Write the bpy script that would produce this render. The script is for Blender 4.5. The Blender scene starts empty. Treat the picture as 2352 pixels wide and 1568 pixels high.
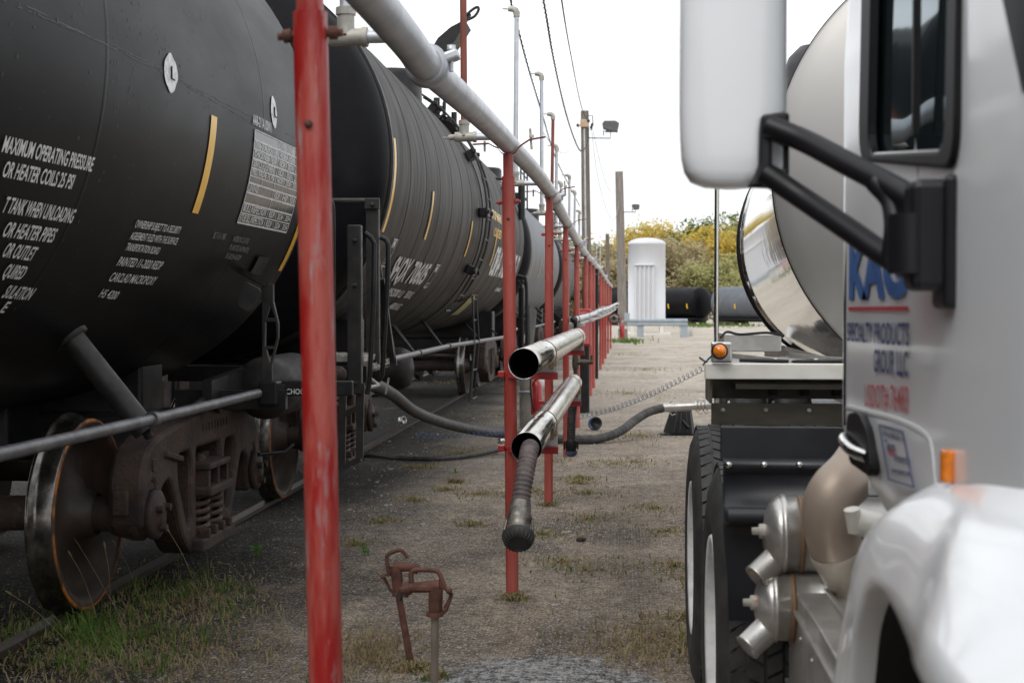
import bpy, bmesh, math, random
import numpy as np
from mathutils import Vector, Matrix, noise
S = bpy.context.scene
COL = S.collection
PI = math.pi
rnd = random.Random(7)

# ---------------------------------------------------------------- camera
FPX, VX, VY = 3267.0, 1438.0, 697.0          # focal length and vanishing point of the track, in 2352x1568 units
YAW = math.atan((VX-1176)/FPX)
PIT = math.atan((784-VY)/FPX*math.cos(YAW))
CAM = Vector((0, 0, 1.5))
Fv = Vector((-math.sin(YAW)*math.cos(PIT), math.cos(YAW)*math.cos(PIT), -math.sin(PIT)))
Rv = Vector((math.cos(YAW), math.sin(YAW), 0)); Uv = Rv.cross(Fv)
cd = bpy.data.cameras.new('camera'); cam = bpy.data.objects.new('camera', cd); COL.objects.link(cam)
cd.sensor_width = 36; cd.lens = FPX/2352*36; cd.clip_start = .05; cd.clip_end = 2000
cam.matrix_world = Matrix(((Rv.x, Uv.x, -Fv.x, CAM.x), (Rv.y, Uv.y, -Fv.y, CAM.y), (Rv.z, Uv.z, -Fv.z, CAM.z), (0, 0, 0, 1)))
cd.dof.use_dof = True; cd.dof.focus_distance = 7.4; cd.dof.aperture_fstop = 6.0
S.camera = cam
# ---------------------------------------------------------------- world, sun
SUN_EL, SUN_AZ = 50, 208
W = bpy.data.worlds.new('World'); S.world = W; W.use_nodes = True
nt = W.node_tree; bg = nt.nodes['Background']
sky = nt.nodes.new('ShaderNodeTexSky'); sky.sky_type = 'NISHITA'; sky.sun_disc = False
sky.sun_elevation = math.radians(SUN_EL); sky.sun_rotation = math.radians(SUN_AZ)
tc = nt.nodes.new('ShaderNodeTexCoord'); mp = nt.nodes.new('ShaderNodeMapping'); mp.inputs['Scale'].default_value = (1.6, 1.6, 5)
nz = nt.nodes.new('ShaderNodeTexNoise'); nz.inputs['Scale'].default_value = 1.7; nz.inputs['Detail'].default_value = 4
rp = nt.nodes.new('ShaderNodeValToRGB'); rp.color_ramp.elements[0].position = .44; rp.color_ramp.elements[1].position = .78
rp.color_ramp.elements[0].color = (4.55, 4.62, 4.72, 1); rp.color_ramp.elements[1].color = (8.6, 8.6, 8.6, 1)
mx = nt.nodes.new('ShaderNodeMixRGB'); mx.inputs[0].default_value = .93
for a, b in ((tc.outputs['Generated'], mp.inputs[0]), (mp.outputs[0], nz.inputs[0]), (nz.outputs[0], rp.inputs[0]),
             (sky.outputs[0], mx.inputs[1]), (rp.outputs[0], mx.inputs[2]), (mx.outputs[0], bg.inputs[0])): nt.links.new(a, b)
bg.inputs[1].default_value = .15
sl = bpy.data.lights.new('sun', 'SUN'); sl.energy = .7; sl.angle = math.radians(25); sl.color = (1, .97, .93)
so = bpy.data.objects.new('sun', sl); COL.objects.link(so)
so.rotation_euler = Vector((math.sin(math.radians(SUN_AZ))*math.cos(math.radians(SUN_EL)), math.cos(math.radians(SUN_AZ))*math.cos(math.radians(SUN_EL)), math.sin(math.radians(SUN_EL)))).to_track_quat('Z', 'Y').to_euler()
S.view_settings.view_transform = 'Standard'; S.view_settings.look = 'None'; S.view_settings.exposure = .74; S.view_settings.gamma = 1

# ---------------------------------------------------------------- geometry helpers
def ray(x, y): return Fv*FPX + Rv*(x-1176) + Uv*(784-y)
def ax(x, y, X): r = ray(x, y); return CAM + r*((X-CAM.x)/r.x)      # picture point on the plane x = X
def ay(x, y, Y): r = ray(x, y); return CAM + r*((Y-CAM.y)/r.y)
def az(x, y, Z): r = ray(x, y); return CAM + r*((Z-CAM.z)/r.z)
TM = Matrix.Identity(4)
class MB:
    def __init__(s): s.v = []; s.f = []; s.sm = []
    def add(s, vs, fs, sm=False):
        n = len(s.v); s.v += [Vector(v) for v in vs]; s.f += [tuple(i+n for i in f) for f in fs]; s.sm += [sm]*len(fs); return s
    def box(s, c, d, rot=None, bev=0):
        x, y, z = [k/2 for k in d]; c = Vector(c)
        if bev <= 0:
            vs = [Vector((a*x, b*y, e*z)) for a in (-1, 1) for b in (-1, 1) for e in (-1, 1)]
            fs = [(0,1,3,2), (4,6,7,5), (0,4,5,1), (2,3,7,6), (0,2,6,4), (1,5,7,3)]
        else:
            bm = bmesh.new(); bmesh.ops.create_cube(bm, size=1)
            for v in bm.verts: v.co = Vector((v.co.x*d[0], v.co.y*d[1], v.co.z*d[2]))
            bmesh.ops.bevel(bm, geom=bm.edges[:], offset=min(bev, min(d)*.45), segments=2, affect='EDGES', profile=.5)
            vs = [v.co.copy() for v in bm.verts]; fs = [tuple(v.index for v in f.verts) for f in bm.faces]; bm.free()
        if rot is not None: vs = [rot @ v for v in vs]
        return s.add([v+c for v in vs], fs)
    def tube(s, pts, r, n=12, cap=True, up=None):
        pts = [Vector(p) for p in pts]; rs = r if isinstance(r, (list, tuple)) else [r]*len(pts)
        T = []
        for i in range(len(pts)):
            t = (pts[min(i+1, len(pts)-1)]-pts[max(i-1, 0)]); T.append(t.normalized() if t.length > 1e-9 else Vector((0, 0, 1)))
        a = T[0].orthogonal().normalized() if up is None else (Vector(up)-T[0]*Vector(up).dot(T[0])).normalized()
        vs = []; fs = []
        for i, p in enumerate(pts):
            a = (a - T[i]*a.dot(T[i])).normalized(); b = T[i].cross(a)
            for k in range(n):
                w = 2*PI*k/n; vs.append(p+(a*math.cos(w)+b*math.sin(w))*rs[i])
        for i in range(len(pts)-1):
            for k in range(n): fs.append((i*n+k, i*n+(k+1) % n, (i+1)*n+(k+1) % n, (i+1)*n+k))
        s.add(vs, fs, True)
        if cap:
            m = len(pts)-1; s.add(vs[:n], [tuple(reversed(range(n)))]); s.add(vs[m*n:], [tuple(range(n))])
        return s
    def lathe(s, c, axis, prof, n=32, sm=True, close=False):      # prof: (along, radius)
        axis = Vector(axis).normalized(); a = axis.orthogonal().normalized(); b = axis.cross(a); c = Vector(c)
        vs = [c+axis*h+(a*math.cos(2*PI*k/n)+b*math.sin(2*PI*k/n))*max(r, 1e-5) for h, r in prof for k in range(n)]
        m = len(prof)
        fs = [(i*n+k, i*n+(k+1) % n, (i+1)*n+(k+1) % n, (i+1)*n+k) for i in range(m-1) for k in range(n)]
        if close: fs += [((m-1)*n+k, (m-1)*n+(k+1) % n, (k+1) % n, k) for k in range(n)]
        return s.add(vs, fs, sm)
    def cyl(s, a, b, r, n=16): return s.tube([a, b], r, n)
    def prism(s, poly, ext):                                      # poly: 3D points of one flat face, ext: vector
        n = len(poly); P = [Vector(p) for p in poly]; e = Vector(ext)
        return s.add(P+[p+e for p in P], [tuple(range(n)), tuple(reversed(range(n, 2*n)))]+[(i, i+n, (i+1) % n+n, (i+1) % n) for i in range(n)])
    def grid(s, rows, sm=True, wrap=False):
        n = len(rows[0]); vs = [p for r in rows for p in r]
        fs = [(i*n+k, i*n+k+1, (i+1)*n+k+1, (i+1)*n+k) for i in range(len(rows)-1) for k in range(n-1)]
        if wrap: fs += [(i*n+n-1, i*n, (i+1)*n, (i+1)*n+n-1) for i in range(len(rows)-1)]
        return s.add(vs, fs, sm)
    def helix(s, pts, R, r, pitch, n=6, seg=10):
        pts = spline(pts, 60); L = [0]
        for i in range(len(pts)-1): L.append(L[-1]+(pts[i+1]-pts[i]).length)
        N = int(L[-1]/pitch*seg); out = []; j = 0; a = Vector((0, 0, 1))
        for q in range(N+1):
            d = L[-1]*q/N
            while j < len(L)-2 and L[j+1] < d: j += 1
            t = (d-L[j])/(L[j+1]-L[j]+1e-9); p = pts[j].lerp(pts[j+1], t); T = (pts[j+1]-pts[j]).normalized()
            u = (a-T*a.dot(T)).normalized(); w = T.cross(u); an = 2*PI*q/seg
            out.append(p+(u*math.cos(an)+w*math.sin(an))*R)
        return s.tube(out, r, n)
    def build(s, name, mat, parent=None, label=None):
        off = parent_origin(parent) if parent else Vector((0, 0, 0))
        me = bpy.data.meshes.new(name); me.from_pydata([TM @ v - off for v in s.v], [], s.f)
        me.polygons.foreach_set('use_smooth', s.sm)
        bm = bmesh.new(); bm.from_mesh(me); bmesh.ops.recalc_face_normals(bm, faces=bm.faces); bm.to_mesh(me); bm.free()
        me.materials.append(mat); me.update()
        o = bpy.data.objects.new(name, me); COL.objects.link(o)
        if parent: o.parent = parent
        if label: o['label'] = label
        return o
def parent_origin(p):
    v = Vector((0, 0, 0))
    while p: v += p.location; p = p.parent
    return v
def spline(P, n=12):
    P = [Vector(p) for p in P]
    if len(P) < 3: return [P[0].lerp(P[-1], i/n) for i in range(n+1)]
    out = []
    Q = [P[0]*2-P[1]]+P+[P[-1]*2-P[-2]]; per = max(2, n//(len(P)-1))
    for i in range(1, len(Q)-2):
        for k in range(per):
            t = k/per; a, b, c, d = Q[i-1:i+3]
            out.append(.5*((2*b)+(c-a)*t+(2*a-5*b+4*c-d)*t*t+(3*b-a-3*c+d)*t**3))
    out.append(P[-1]); return out
def resample(P, step):
    out = [P[0]]; acc = 0
    for i in range(len(P)-1):
        d = (P[i+1]-P[i]).length; t = step-acc
        while t <= d: out.append(P[i].lerp(P[i+1], t/d)); t += step
        acc = (acc+d) % step
    out.append(P[-1]); return out
def thing(name, label, cat, loc=(0, 0, 0), group=None):
    o = bpy.data.objects.new(name, None); COL.objects.link(o); o.location = loc; o.empty_display_size = .1
    return tag(o, label, cat, group)
def tag(o, label, cat, group=None, kind=None):
    if label: o['label'] = label
    if cat: o['category'] = cat
    if group: o['group'] = group
    if kind: o['kind'] = kind
    return o
def loft2d(name_polys, depth, bevel=0.0):
    """flat outline with holes -> beveled plate; returns (verts (u, v, w), faces)"""
    cu = bpy.data.curves.new('plate', 'CURVE'); cu.dimensions = '2D'; cu.fill_mode = 'BOTH'; cu.extrude = depth/2-bevel; cu.bevel_depth = bevel; cu.bevel_resolution = 1
    if bevel: cu.offset = -bevel
    for poly in name_polys:
        sp = cu.splines.new('POLY'); sp.points.add(len(poly)-1); sp.use_cyclic_u = True
        for p, q in zip(sp.points, poly): p.co = (q[0], q[1], 0, 1)
    o = bpy.data.objects.new('plate', cu); COL.objects.link(o)
    me = bpy.data.meshes.new_from_object(o); vs = [v.co.copy() for v in me.vertices]; fs = [tuple(p.vertices) for p in me.polygons]
    bpy.data.objects.remove(o); bpy.data.curves.remove(cu); bpy.data.meshes.remove(me)
    return vs, fs
def rpoly(pts, r=.03, k=4):                                        # round the corners of a polygon
    out = []; n = len(pts)
    for i in range(n):
        a, b, c = Vector(pts[i-1]), Vector(pts[i]), Vector(pts[(i+1) % n])
        u = a-b; w = c-b; q = min(r, u.length*.45, w.length*.45); p0 = b+u.normalized()*q; p1 = b+w.normalized()*q
        for j in range(k+1):
            t = j/k; out.append(tuple(p0*(1-t)**2+b*2*t*(1-t)+p1*t*t))
    return out
_tx = {}
def glyphs(s, bold=.012):
    if (s, bold) in _tx: return _tx[(s, bold)]
    cu = bpy.data.curves.new('t', 'FONT'); cu.body = s; cu.offset = bold; cu.resolution_u = 3
    o = bpy.data.objects.new('t', cu); COL.objects.link(o); me = bpy.data.meshes.new_from_object(o)
    v = [(p.co.x, p.co.y) for p in me.vertices]; f = [tuple(p.vertices) for p in me.polygons]
    bpy.data.objects.remove(o); bpy.data.curves.remove(cu); bpy.data.meshes.remove(me)
    x0 = min(p[0] for p in v); x1 = max(p[0] for p in v); H = .72
    r = ([((p[0]-x0)/(x1-x0), p[1]/H) for p in v], f, (x1-x0)/H); _tx[(s, bold)] = r; return r
def flat_text(mb, s, a, b, up, off, bold=.012):                     # a: lower left, b: lower right, up: height vector
    v, f, w = glyphs(s, bold); a, b, up, off = map(Vector, (a, b, up, off))
    mb.add([a+(b-a)*p[0]+up*p[1]+off for p in v], f)

# ---------------------------------------------------------------- materials
def mat(name, col, rough=.6, metal=0., var=0., vscale=4., bump=0., bscale=30., col2=None, mixr=(.4, .6), spec=.5, coat=0., stretch=(1, 1, 1), third=None, rvar=0., c3r=(.6, .68)):
    m = bpy.data.materials.new(name); m.use_nodes = True; n = m.node_tree; N = n.nodes; L = n.links; b = N['Principled BSDF']
    b.inputs['Base Color'].default_value = (*col, 1); b.inputs['Roughness'].default_value = rough; b.inputs['Metallic'].default_value = metal
    b.inputs['Specular IOR Level'].default_value = spec; b.inputs['Coat Weight'].default_value = coat; b.inputs['Coat Roughness'].default_value = .08
    t = N.new('ShaderNodeTexCoord'); mp = N.new('ShaderNodeMapping'); mp.inputs['Scale'].default_value = stretch; L.new(t.outputs['Object'], mp.inputs[0])
    def nzz(sc, det=5, rg=.6, off=0):
        x = N.new('ShaderNodeTexNoise'); x.inputs['Scale'].default_value = sc; x.inputs['Detail'].default_value = det; x.inputs['Roughness'].default_value = rg
        if off:
            q = N.new('ShaderNodeMapping'); q.inputs['Location'].default_value = (off, off*.7, off*1.3); L.new(mp.outputs[0], q.inputs[0]); L.new(q.outputs[0], x.inputs[0])
        else: L.new(mp.outputs[0], x.inputs[0])
        return x
    cur = None
    if var or col2:
        x = nzz(vscale); r = N.new('ShaderNodeValToRGB'); r.color_ramp.elements[0].position = mixr[0]; r.color_ramp.elements[1].position = mixr[1]
        c2 = col2 or tuple(min(1, c*(1+var)) for c in col); c1 = col if col2 else tuple(c*(1-var) for c in col)
        r.color_ramp.elements[0].color = (*c1, 1); r.color_ramp.elements[1].color = (*c2, 1)
        L.new(x.outputs[0], r.inputs[0]); cur = r.outputs[0]
    if third:
        x = nzz(vscale*1.9, 6, .65, 3.7); r = N.new('ShaderNodeMapRange'); r.inputs[1].default_value = c3r[0]; r.inputs[2].default_value = c3r[1]; L.new(x.outputs[0], r.inputs[0])
        k = N.new('ShaderNodeMixRGB'); L.new(r.outputs[0], k.inputs[0]); k.inputs[2].default_value = (*third, 1)
        if cur: L.new(cur, k.inputs[1])
        else: k.inputs[1].default_value = (*col, 1)
        cur = k.outputs[0]
    if cur: L.new(cur, b.inputs['Base Color'])
    if rvar:
        x = nzz(vscale*2.3, 5, .6, 8.1); r = N.new('ShaderNodeMapRange'); r.inputs[1].default_value = .3; r.inputs[2].default_value = .7
        r.inputs[3].default_value = max(0, rough-rvar); r.inputs[4].default_value = min(1, rough+rvar); L.new(x.outputs[0], r.inputs[0]); L.new(r.outputs[0], b.inputs['Roughness'])
    if bump:
        x = nzz(bscale, 4, .6, 1.9); q = N.new('ShaderNodeBump'); q.inputs['Strength'].default_value = bump; q.inputs['Distance'].default_value = .01
        L.new(x.outputs[0], q.inputs['Height']); L.new(q.outputs[0], b.inputs['Normal'])
    return m
M = {}
M['tank1'] = mat('black_tank_paint', (.006, .006, .007), .40, spec=.10, col2=(.010, .010, .0105), vscale=1.1, mixr=(.35, .7), stretch=(1, .35, 1), rvar=.05, bump=.04, bscale=9, third=(.075, .07, .065), c3r=(.69, .8))
M['tank2'] = mat('dusty_black_jacket', (.016, .014, .012), .55, spec=.2, col2=(.036, .029, .023), vscale=2.2, mixr=(.35, .7), stretch=(1, 2.5, .25), rvar=.1, bump=.08, bscale=5)
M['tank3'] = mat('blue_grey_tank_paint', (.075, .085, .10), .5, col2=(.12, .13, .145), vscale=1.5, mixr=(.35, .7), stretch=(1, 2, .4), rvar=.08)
M['head'] = mat('black_tank_head', (.006, .006, .008), .42, spec=.11, var=.2, vscale=3, rvar=.05, third=(.12, .11, .1), c3r=(.74, .78))
M['blacksteel'] = mat('black_steel', (.010, .010, .011), .42, spec=.3, col2=(.02, .019, .019), vscale=7, rvar=.1, bump=.12, bscale=60)
M['dusty'] = mat('dusty_black_steel', (.018, .0175, .018), .5, spec=.35, col2=(.045, .041, .037), vscale=9, mixr=(.35, .75), rvar=.12, bump=.15, bscale=50)
M['rod'] = mat('worn_grey_rod', (.075, .078, .085), .38, metal=.3, col2=(.16, .16, .17), vscale=14, mixr=(.4, .7), third=(.10, .06, .045), bump=.1, bscale=60)
M['cast'] = mat('rusty_cast_steel', (.020, .013, .011), .72, col2=(.062, .037, .027), vscale=6, mixr=(.35, .68), third=(.085, .045, .032), bump=.6, bscale=45, rvar=.1)
M['spring'] = mat('rusty_spring_steel', (.045, .028, .023), .65, col2=(.085, .05, .04), vscale=15, bump=.3, bscale=60)
M['wheelface'] = mat('rusty_wheel_plate', (.020, .013, .010), .6, col2=(.045, .026, .018), vscale=5, bump=.2, bscale=30, rvar=.1)
M['tread'] = mat('polished_wheel_tread', (.26, .25, .235), .26, metal=.9, col2=(.09, .08, .07), vscale=6, rvar=.1)
M['orange'] = mat('orange_paint_mark', (.40, .13, .012), .6, col2=(.07, .03, .015), vscale=9, mixr=(.40, .58))
M['yellow'] = mat('yellow_reflective_tape', (.80, .42, .012), .3, col2=(.85, .50, .03), vscale=12, spec=.6)
M['white'] = mat('white_stencil_paint', (.60, .60, .59), .6, var=.12, vscale=14)
M['stencil'] = mat('worn_white_stencil', (.66, .66, .65), .6, col2=(.42, .42, .41), vscale=25, mixr=(.5, .75))
M['faint'] = mat('faded_stencil_paint', (.20, .20, .195), .6, col2=(.12, .12, .12), vscale=25, mixr=(.4, .7))
M['scuff'] = mat('pale_scuffs', (.06, .06, .06), .6)
M['decal'] = mat('glossy_dark_panel', (.016, .017, .02), .18, var=.2, vscale=9, rvar=.05)
M['blot'] = mat('white_primer_blot', (.66, .67, .68), .6, var=.2, vscale=30)
M['red'] = mat('chipped_red_paint', (.30, .034, .026), .45, col2=(.42, .10, .078), vscale=3.2, mixr=(.35, .65), stretch=(3, 3, .4), third=(.36, .22, .21), c3r=(.62, .68), bump=.18, bscale=26, rvar=.08)
M['rednear'] = mat('peeling_red_paint', (.34, .014, .012), .4, col2=(.42, .085, .065), vscale=6.5, mixr=(.46, .60), stretch=(3.2, 3.2, .55), third=(.34, .24, .24), c3r=(.56, .67), bump=.25, bscale=24, rvar=.08)
M['redclean'] = mat('glossy_red_paint', (.33, .012, .012), .35, var=.12, vscale=9, coat=.3)
M['galv'] = mat('galvanized_steel', (.44, .46, .49), .42, metal=.55, col2=(.62, .63, .66), vscale=6, mixr=(.3, .7), rvar=.1, bump=.06, bscale=40, third=(.28, .27, .26), c3r=(.62, .8))
M['galvdull'] = mat('dull_galvanized_fitting', (.33, .32, .29), .6, metal=.3, col2=(.45, .43, .38), vscale=18, third=(.34, .10, .055), c3r=(.60, .68), bump=.2)
M['rustpipe'] = mat('rust_red_pipe', (.17, .048, .028), .6, col2=(.26, .07, .045), vscale=9, stretch=(1, 1, .3), bump=.2)
M['stainless'] = mat('polished_stainless', (.66, .65, .62), .2, metal=1, col2=(.56, .55, .52), vscale=6, mixr=(.3, .7), rvar=.07, stretch=(3, .6, 3), bump=.05, bscale=8)
M['tubeshade'] = mat('painted_tube_shade', (.012, .010, .009), .7)  # black that stands in for the shade inside the stainless tubes
M['grimy'] = mat('grimy_aluminium', (.26, .24, .21), .45, metal=.6, col2=(.06, .05, .045), vscale=14, mixr=(.4, .6), bump=.2)
M['chrome'] = mat('mirror_polished_aluminium', (.70, .69, .67), .05, metal=1, bump=.22, bscale=2.2, stretch=(1, .6, 1))
M['brushed'] = mat('brushed_tank_head', (.37, .36, .345), .42, metal=.7, var=.03, vscale=1, rvar=.04)
M['alu'] = mat('cast_aluminium', (.56, .55, .53), .35, metal=.8, col2=(.46, .44, .41), vscale=9, bump=.08, bscale=80, rvar=.07)
M['aluwhite'] = mat('weathered_white_beam', (.60, .57, .51), .5, col2=(.68, .66, .61), vscale=5, stretch=(1, 1, 3))
M['steeldark'] = mat('grimy_stainless', (.13, .115, .09), .42, metal=.6, col2=(.06, .052, .042), vscale=3, mixr=(.3, .7), stretch=(1, 1, 2.5), rvar=.1)
M['whitepaint'] = mat('white_truck_paint', (.83, .85, .87), .30, coat=.6, var=.012, vscale=2)
M['blackplastic'] = mat('black_textured_plastic', (.008, .008, .010), .42, spec=.35, var=.12, vscale=20, bump=.05, bscale=200)
M['flap'] = mat('dark_grey_fender_plastic', (.013, .0145, .019), .42, col2=(.020, .022, .027), vscale=4, rvar=.07)
M['rubber'] = mat('tyre_rubber', (.014, .014, .014), .7, col2=(.032, .031, .029), vscale=9, bump=.15, bscale=60, rvar=.1)
M['hose'] = mat('ribbed_black_hose', (.028, .026, .026), .6, col2=(.06, .055, .053), vscale=12, bump=.2, bscale=50)
M['hosebrown'] = mat('dusty_ribbed_hose', (.06, .05, .048), .6, col2=(.13, .10, .095), vscale=12, bump=.2, bscale=40, third=(.16, .08, .07))
M['rust'] = mat('rusty_hydrant_iron', (.075, .030, .022), .75, col2=(.14, .055, .034), vscale=18, bump=.4, bscale=70, third=(.24, .075, .032), c3r=(.64, .7))
M['hydpipe'] = mat('weathered_standpipe', (.17, .14, .11), .6, metal=.2, col2=(.24, .19, .15), vscale=16, stretch=(1, 1, .4))
M['wood'] = mat('weathered_pole_wood', (.13, .105, .08), .9, col2=(.22, .185, .15), vscale=6, stretch=(4, 4, .25), bump=.6, bscale=14, third=(.07, .065, .04), c3r=(.62, .75))
M['woodpale'] = mat('grey_pole_wood', (.19, .165, .145), .9, col2=(.28, .25, .225), vscale=6, stretch=(4, 4, .25), bump=.6, bscale=14)
M['wire'] = mat('black_wire', (.02, .02, .018), .6)
M['wiregrey'] = mat('grey_wire', (.38, .38, .36), .6)
M['bluecord'] = mat('blue_coiled_cord', (.04, .13, .32), .4)
M['greycord'] = mat('slate_blue_coiled_cord', (.10, .14, .21), .4)
M['whitetank'] = mat('white_tank_enamel', (.60, .61, .63), .4, var=.02, vscale=2, third=(.62, .58, .52), c3r=(.72, .85), stretch=(1, 1, .3))
M['guard'] = mat('blue_grey_guardrail', (.30, .35, .39), .5, metal=.3, col2=(.38, .42, .45), vscale=4)
M['concrete'] = mat('stained_concrete', (.22, .20, .17), .85, col2=(.13, .12, .10), vscale=5, bump=.3, third=(.30, .28, .25))
M['lamp'] = mat('grey_lamp_housing', (.10, .095, .095), .5, var=.1)
M['lampglass'] = mat('lamp_glass', (.05, .05, .05), .15)
M['amber'] = mat('amber_lens', (.75, .20, .006), .2, coat=.6, var=.2, vscale=60)
M['blue'] = mat('blue_lettering', (.012, .085, .30), .4, col2=(.02, .14, .42), vscale=8)
M['navy'] = mat('navy_lettering', (.03, .05, .16), .5)
M['redletter'] = mat('red_lettering', (.52, .03, .05), .45)
M['redpale'] = mat('pale_red_lettering', (.60, .13, .14), .45)
M['seal'] = mat('black_window_seal', (.006, .006, .007), .5, spec=.25)
M['tan'] = mat('heat_tanned_pipe', (.35, .28, .225), .45, metal=.35, col2=(.42, .34, .275), vscale=4, rvar=.07)
M['railtop'] = mat('rail_steel', (.075, .055, .045), .5, metal=.3, col2=(.05, .036, .03), vscale=9, stretch=(1, .3, 1))
M['tie'] = mat('oily_timber', (.035, .028, .022), .9, var=.3, vscale=8, bump=.5)
M['bark'] = mat('tree_bark', (.09, .075, .06), .9, var=.25, vscale=5, bump=.5)
M['rock'] = mat('loose_stone', (.30, .27, .24), .9, col2=(.42, .39, .36), vscale=9)
def glassmat():
    m = bpy.data.materials.new('tinted_window_glass'); m.use_nodes = True; b = m.node_tree.nodes['Principled BSDF']
    b.inputs['Base Color'].default_value = (.006, .012, .013, 1); b.inputs['Roughness'].default_value = .03; b.inputs['Specular IOR Level'].default_value = 1.0
    b.inputs['IOR'].default_value = 2.2; b.inputs['Specular Tint'].default_value = (.8, .93, 1, 1)
    N = m.node_tree.nodes; L = m.node_tree.links
    t = N.new('ShaderNodeTexCoord'); x = N.new('ShaderNodeTexNoise'); x.inputs['Scale'].default_value = 3.5; x.inputs['Detail'].default_value = 0; L.new(t.outputs['Object'], x.inputs[0])
    q = N.new('ShaderNodeBump'); q.inputs['Strength'].default_value = .25; q.inputs['Distance'].default_value = .02; L.new(x.outputs[0], q.inputs['Height']); L.new(q.outputs[0], b.inputs['Normal'])
    return m
M['glass'] = glassmat()
def leafmat(name, c1, c2, scale=1.2):
    m = mat(name, c1, .75, col2=c2, vscale=scale, mixr=(.4, .62), spec=.2)
    b = m.node_tree.nodes['Principled BSDF']; b.inputs['Subsurface Weight'].default_value = 0
    tr = m.node_tree.nodes.new('ShaderNodeBsdfTranslucent'); ms = m.node_tree.nodes.new('ShaderNodeMixShader'); ms.inputs[0].default_value = .35
    src = b.inputs['Base Color'].links[0].from_socket; m.node_tree.links.new(src, tr.inputs[0])
    out = m.node_tree.nodes['Material Output']; m.node_tree.links.new(b.outputs[0], ms.inputs[1]); m.node_tree.links.new(tr.outputs[0], ms.inputs[2]); m.node_tree.links.new(ms.outputs[0], out.inputs[0])
    return m
LEAF = [leafmat('yellow_autumn_leaves', (.52, .38, .06), (.68, .54, .14)), leafmat('olive_leaves', (.30, .30, .12), (.46, .44, .20)),
        leafmat('green_leaves', (.08, .13, .035), (.17, .21, .07)), leafmat('brown_autumn_leaves', (.38, .32, .18), (.50, .43, .26))]
M['grassg'] = leafmat('green_grass_blades', (.06, .135, .02), (.15, .22, .05), 3)
M['grassd'] = leafmat('dry_grass_blades', (.28, .21, .11), (.38, .31, .18), 3)
M['weed'] = leafmat('bright_weed_leaves', (.07, .22, .02), (.12, .3, .04), 6)

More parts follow.
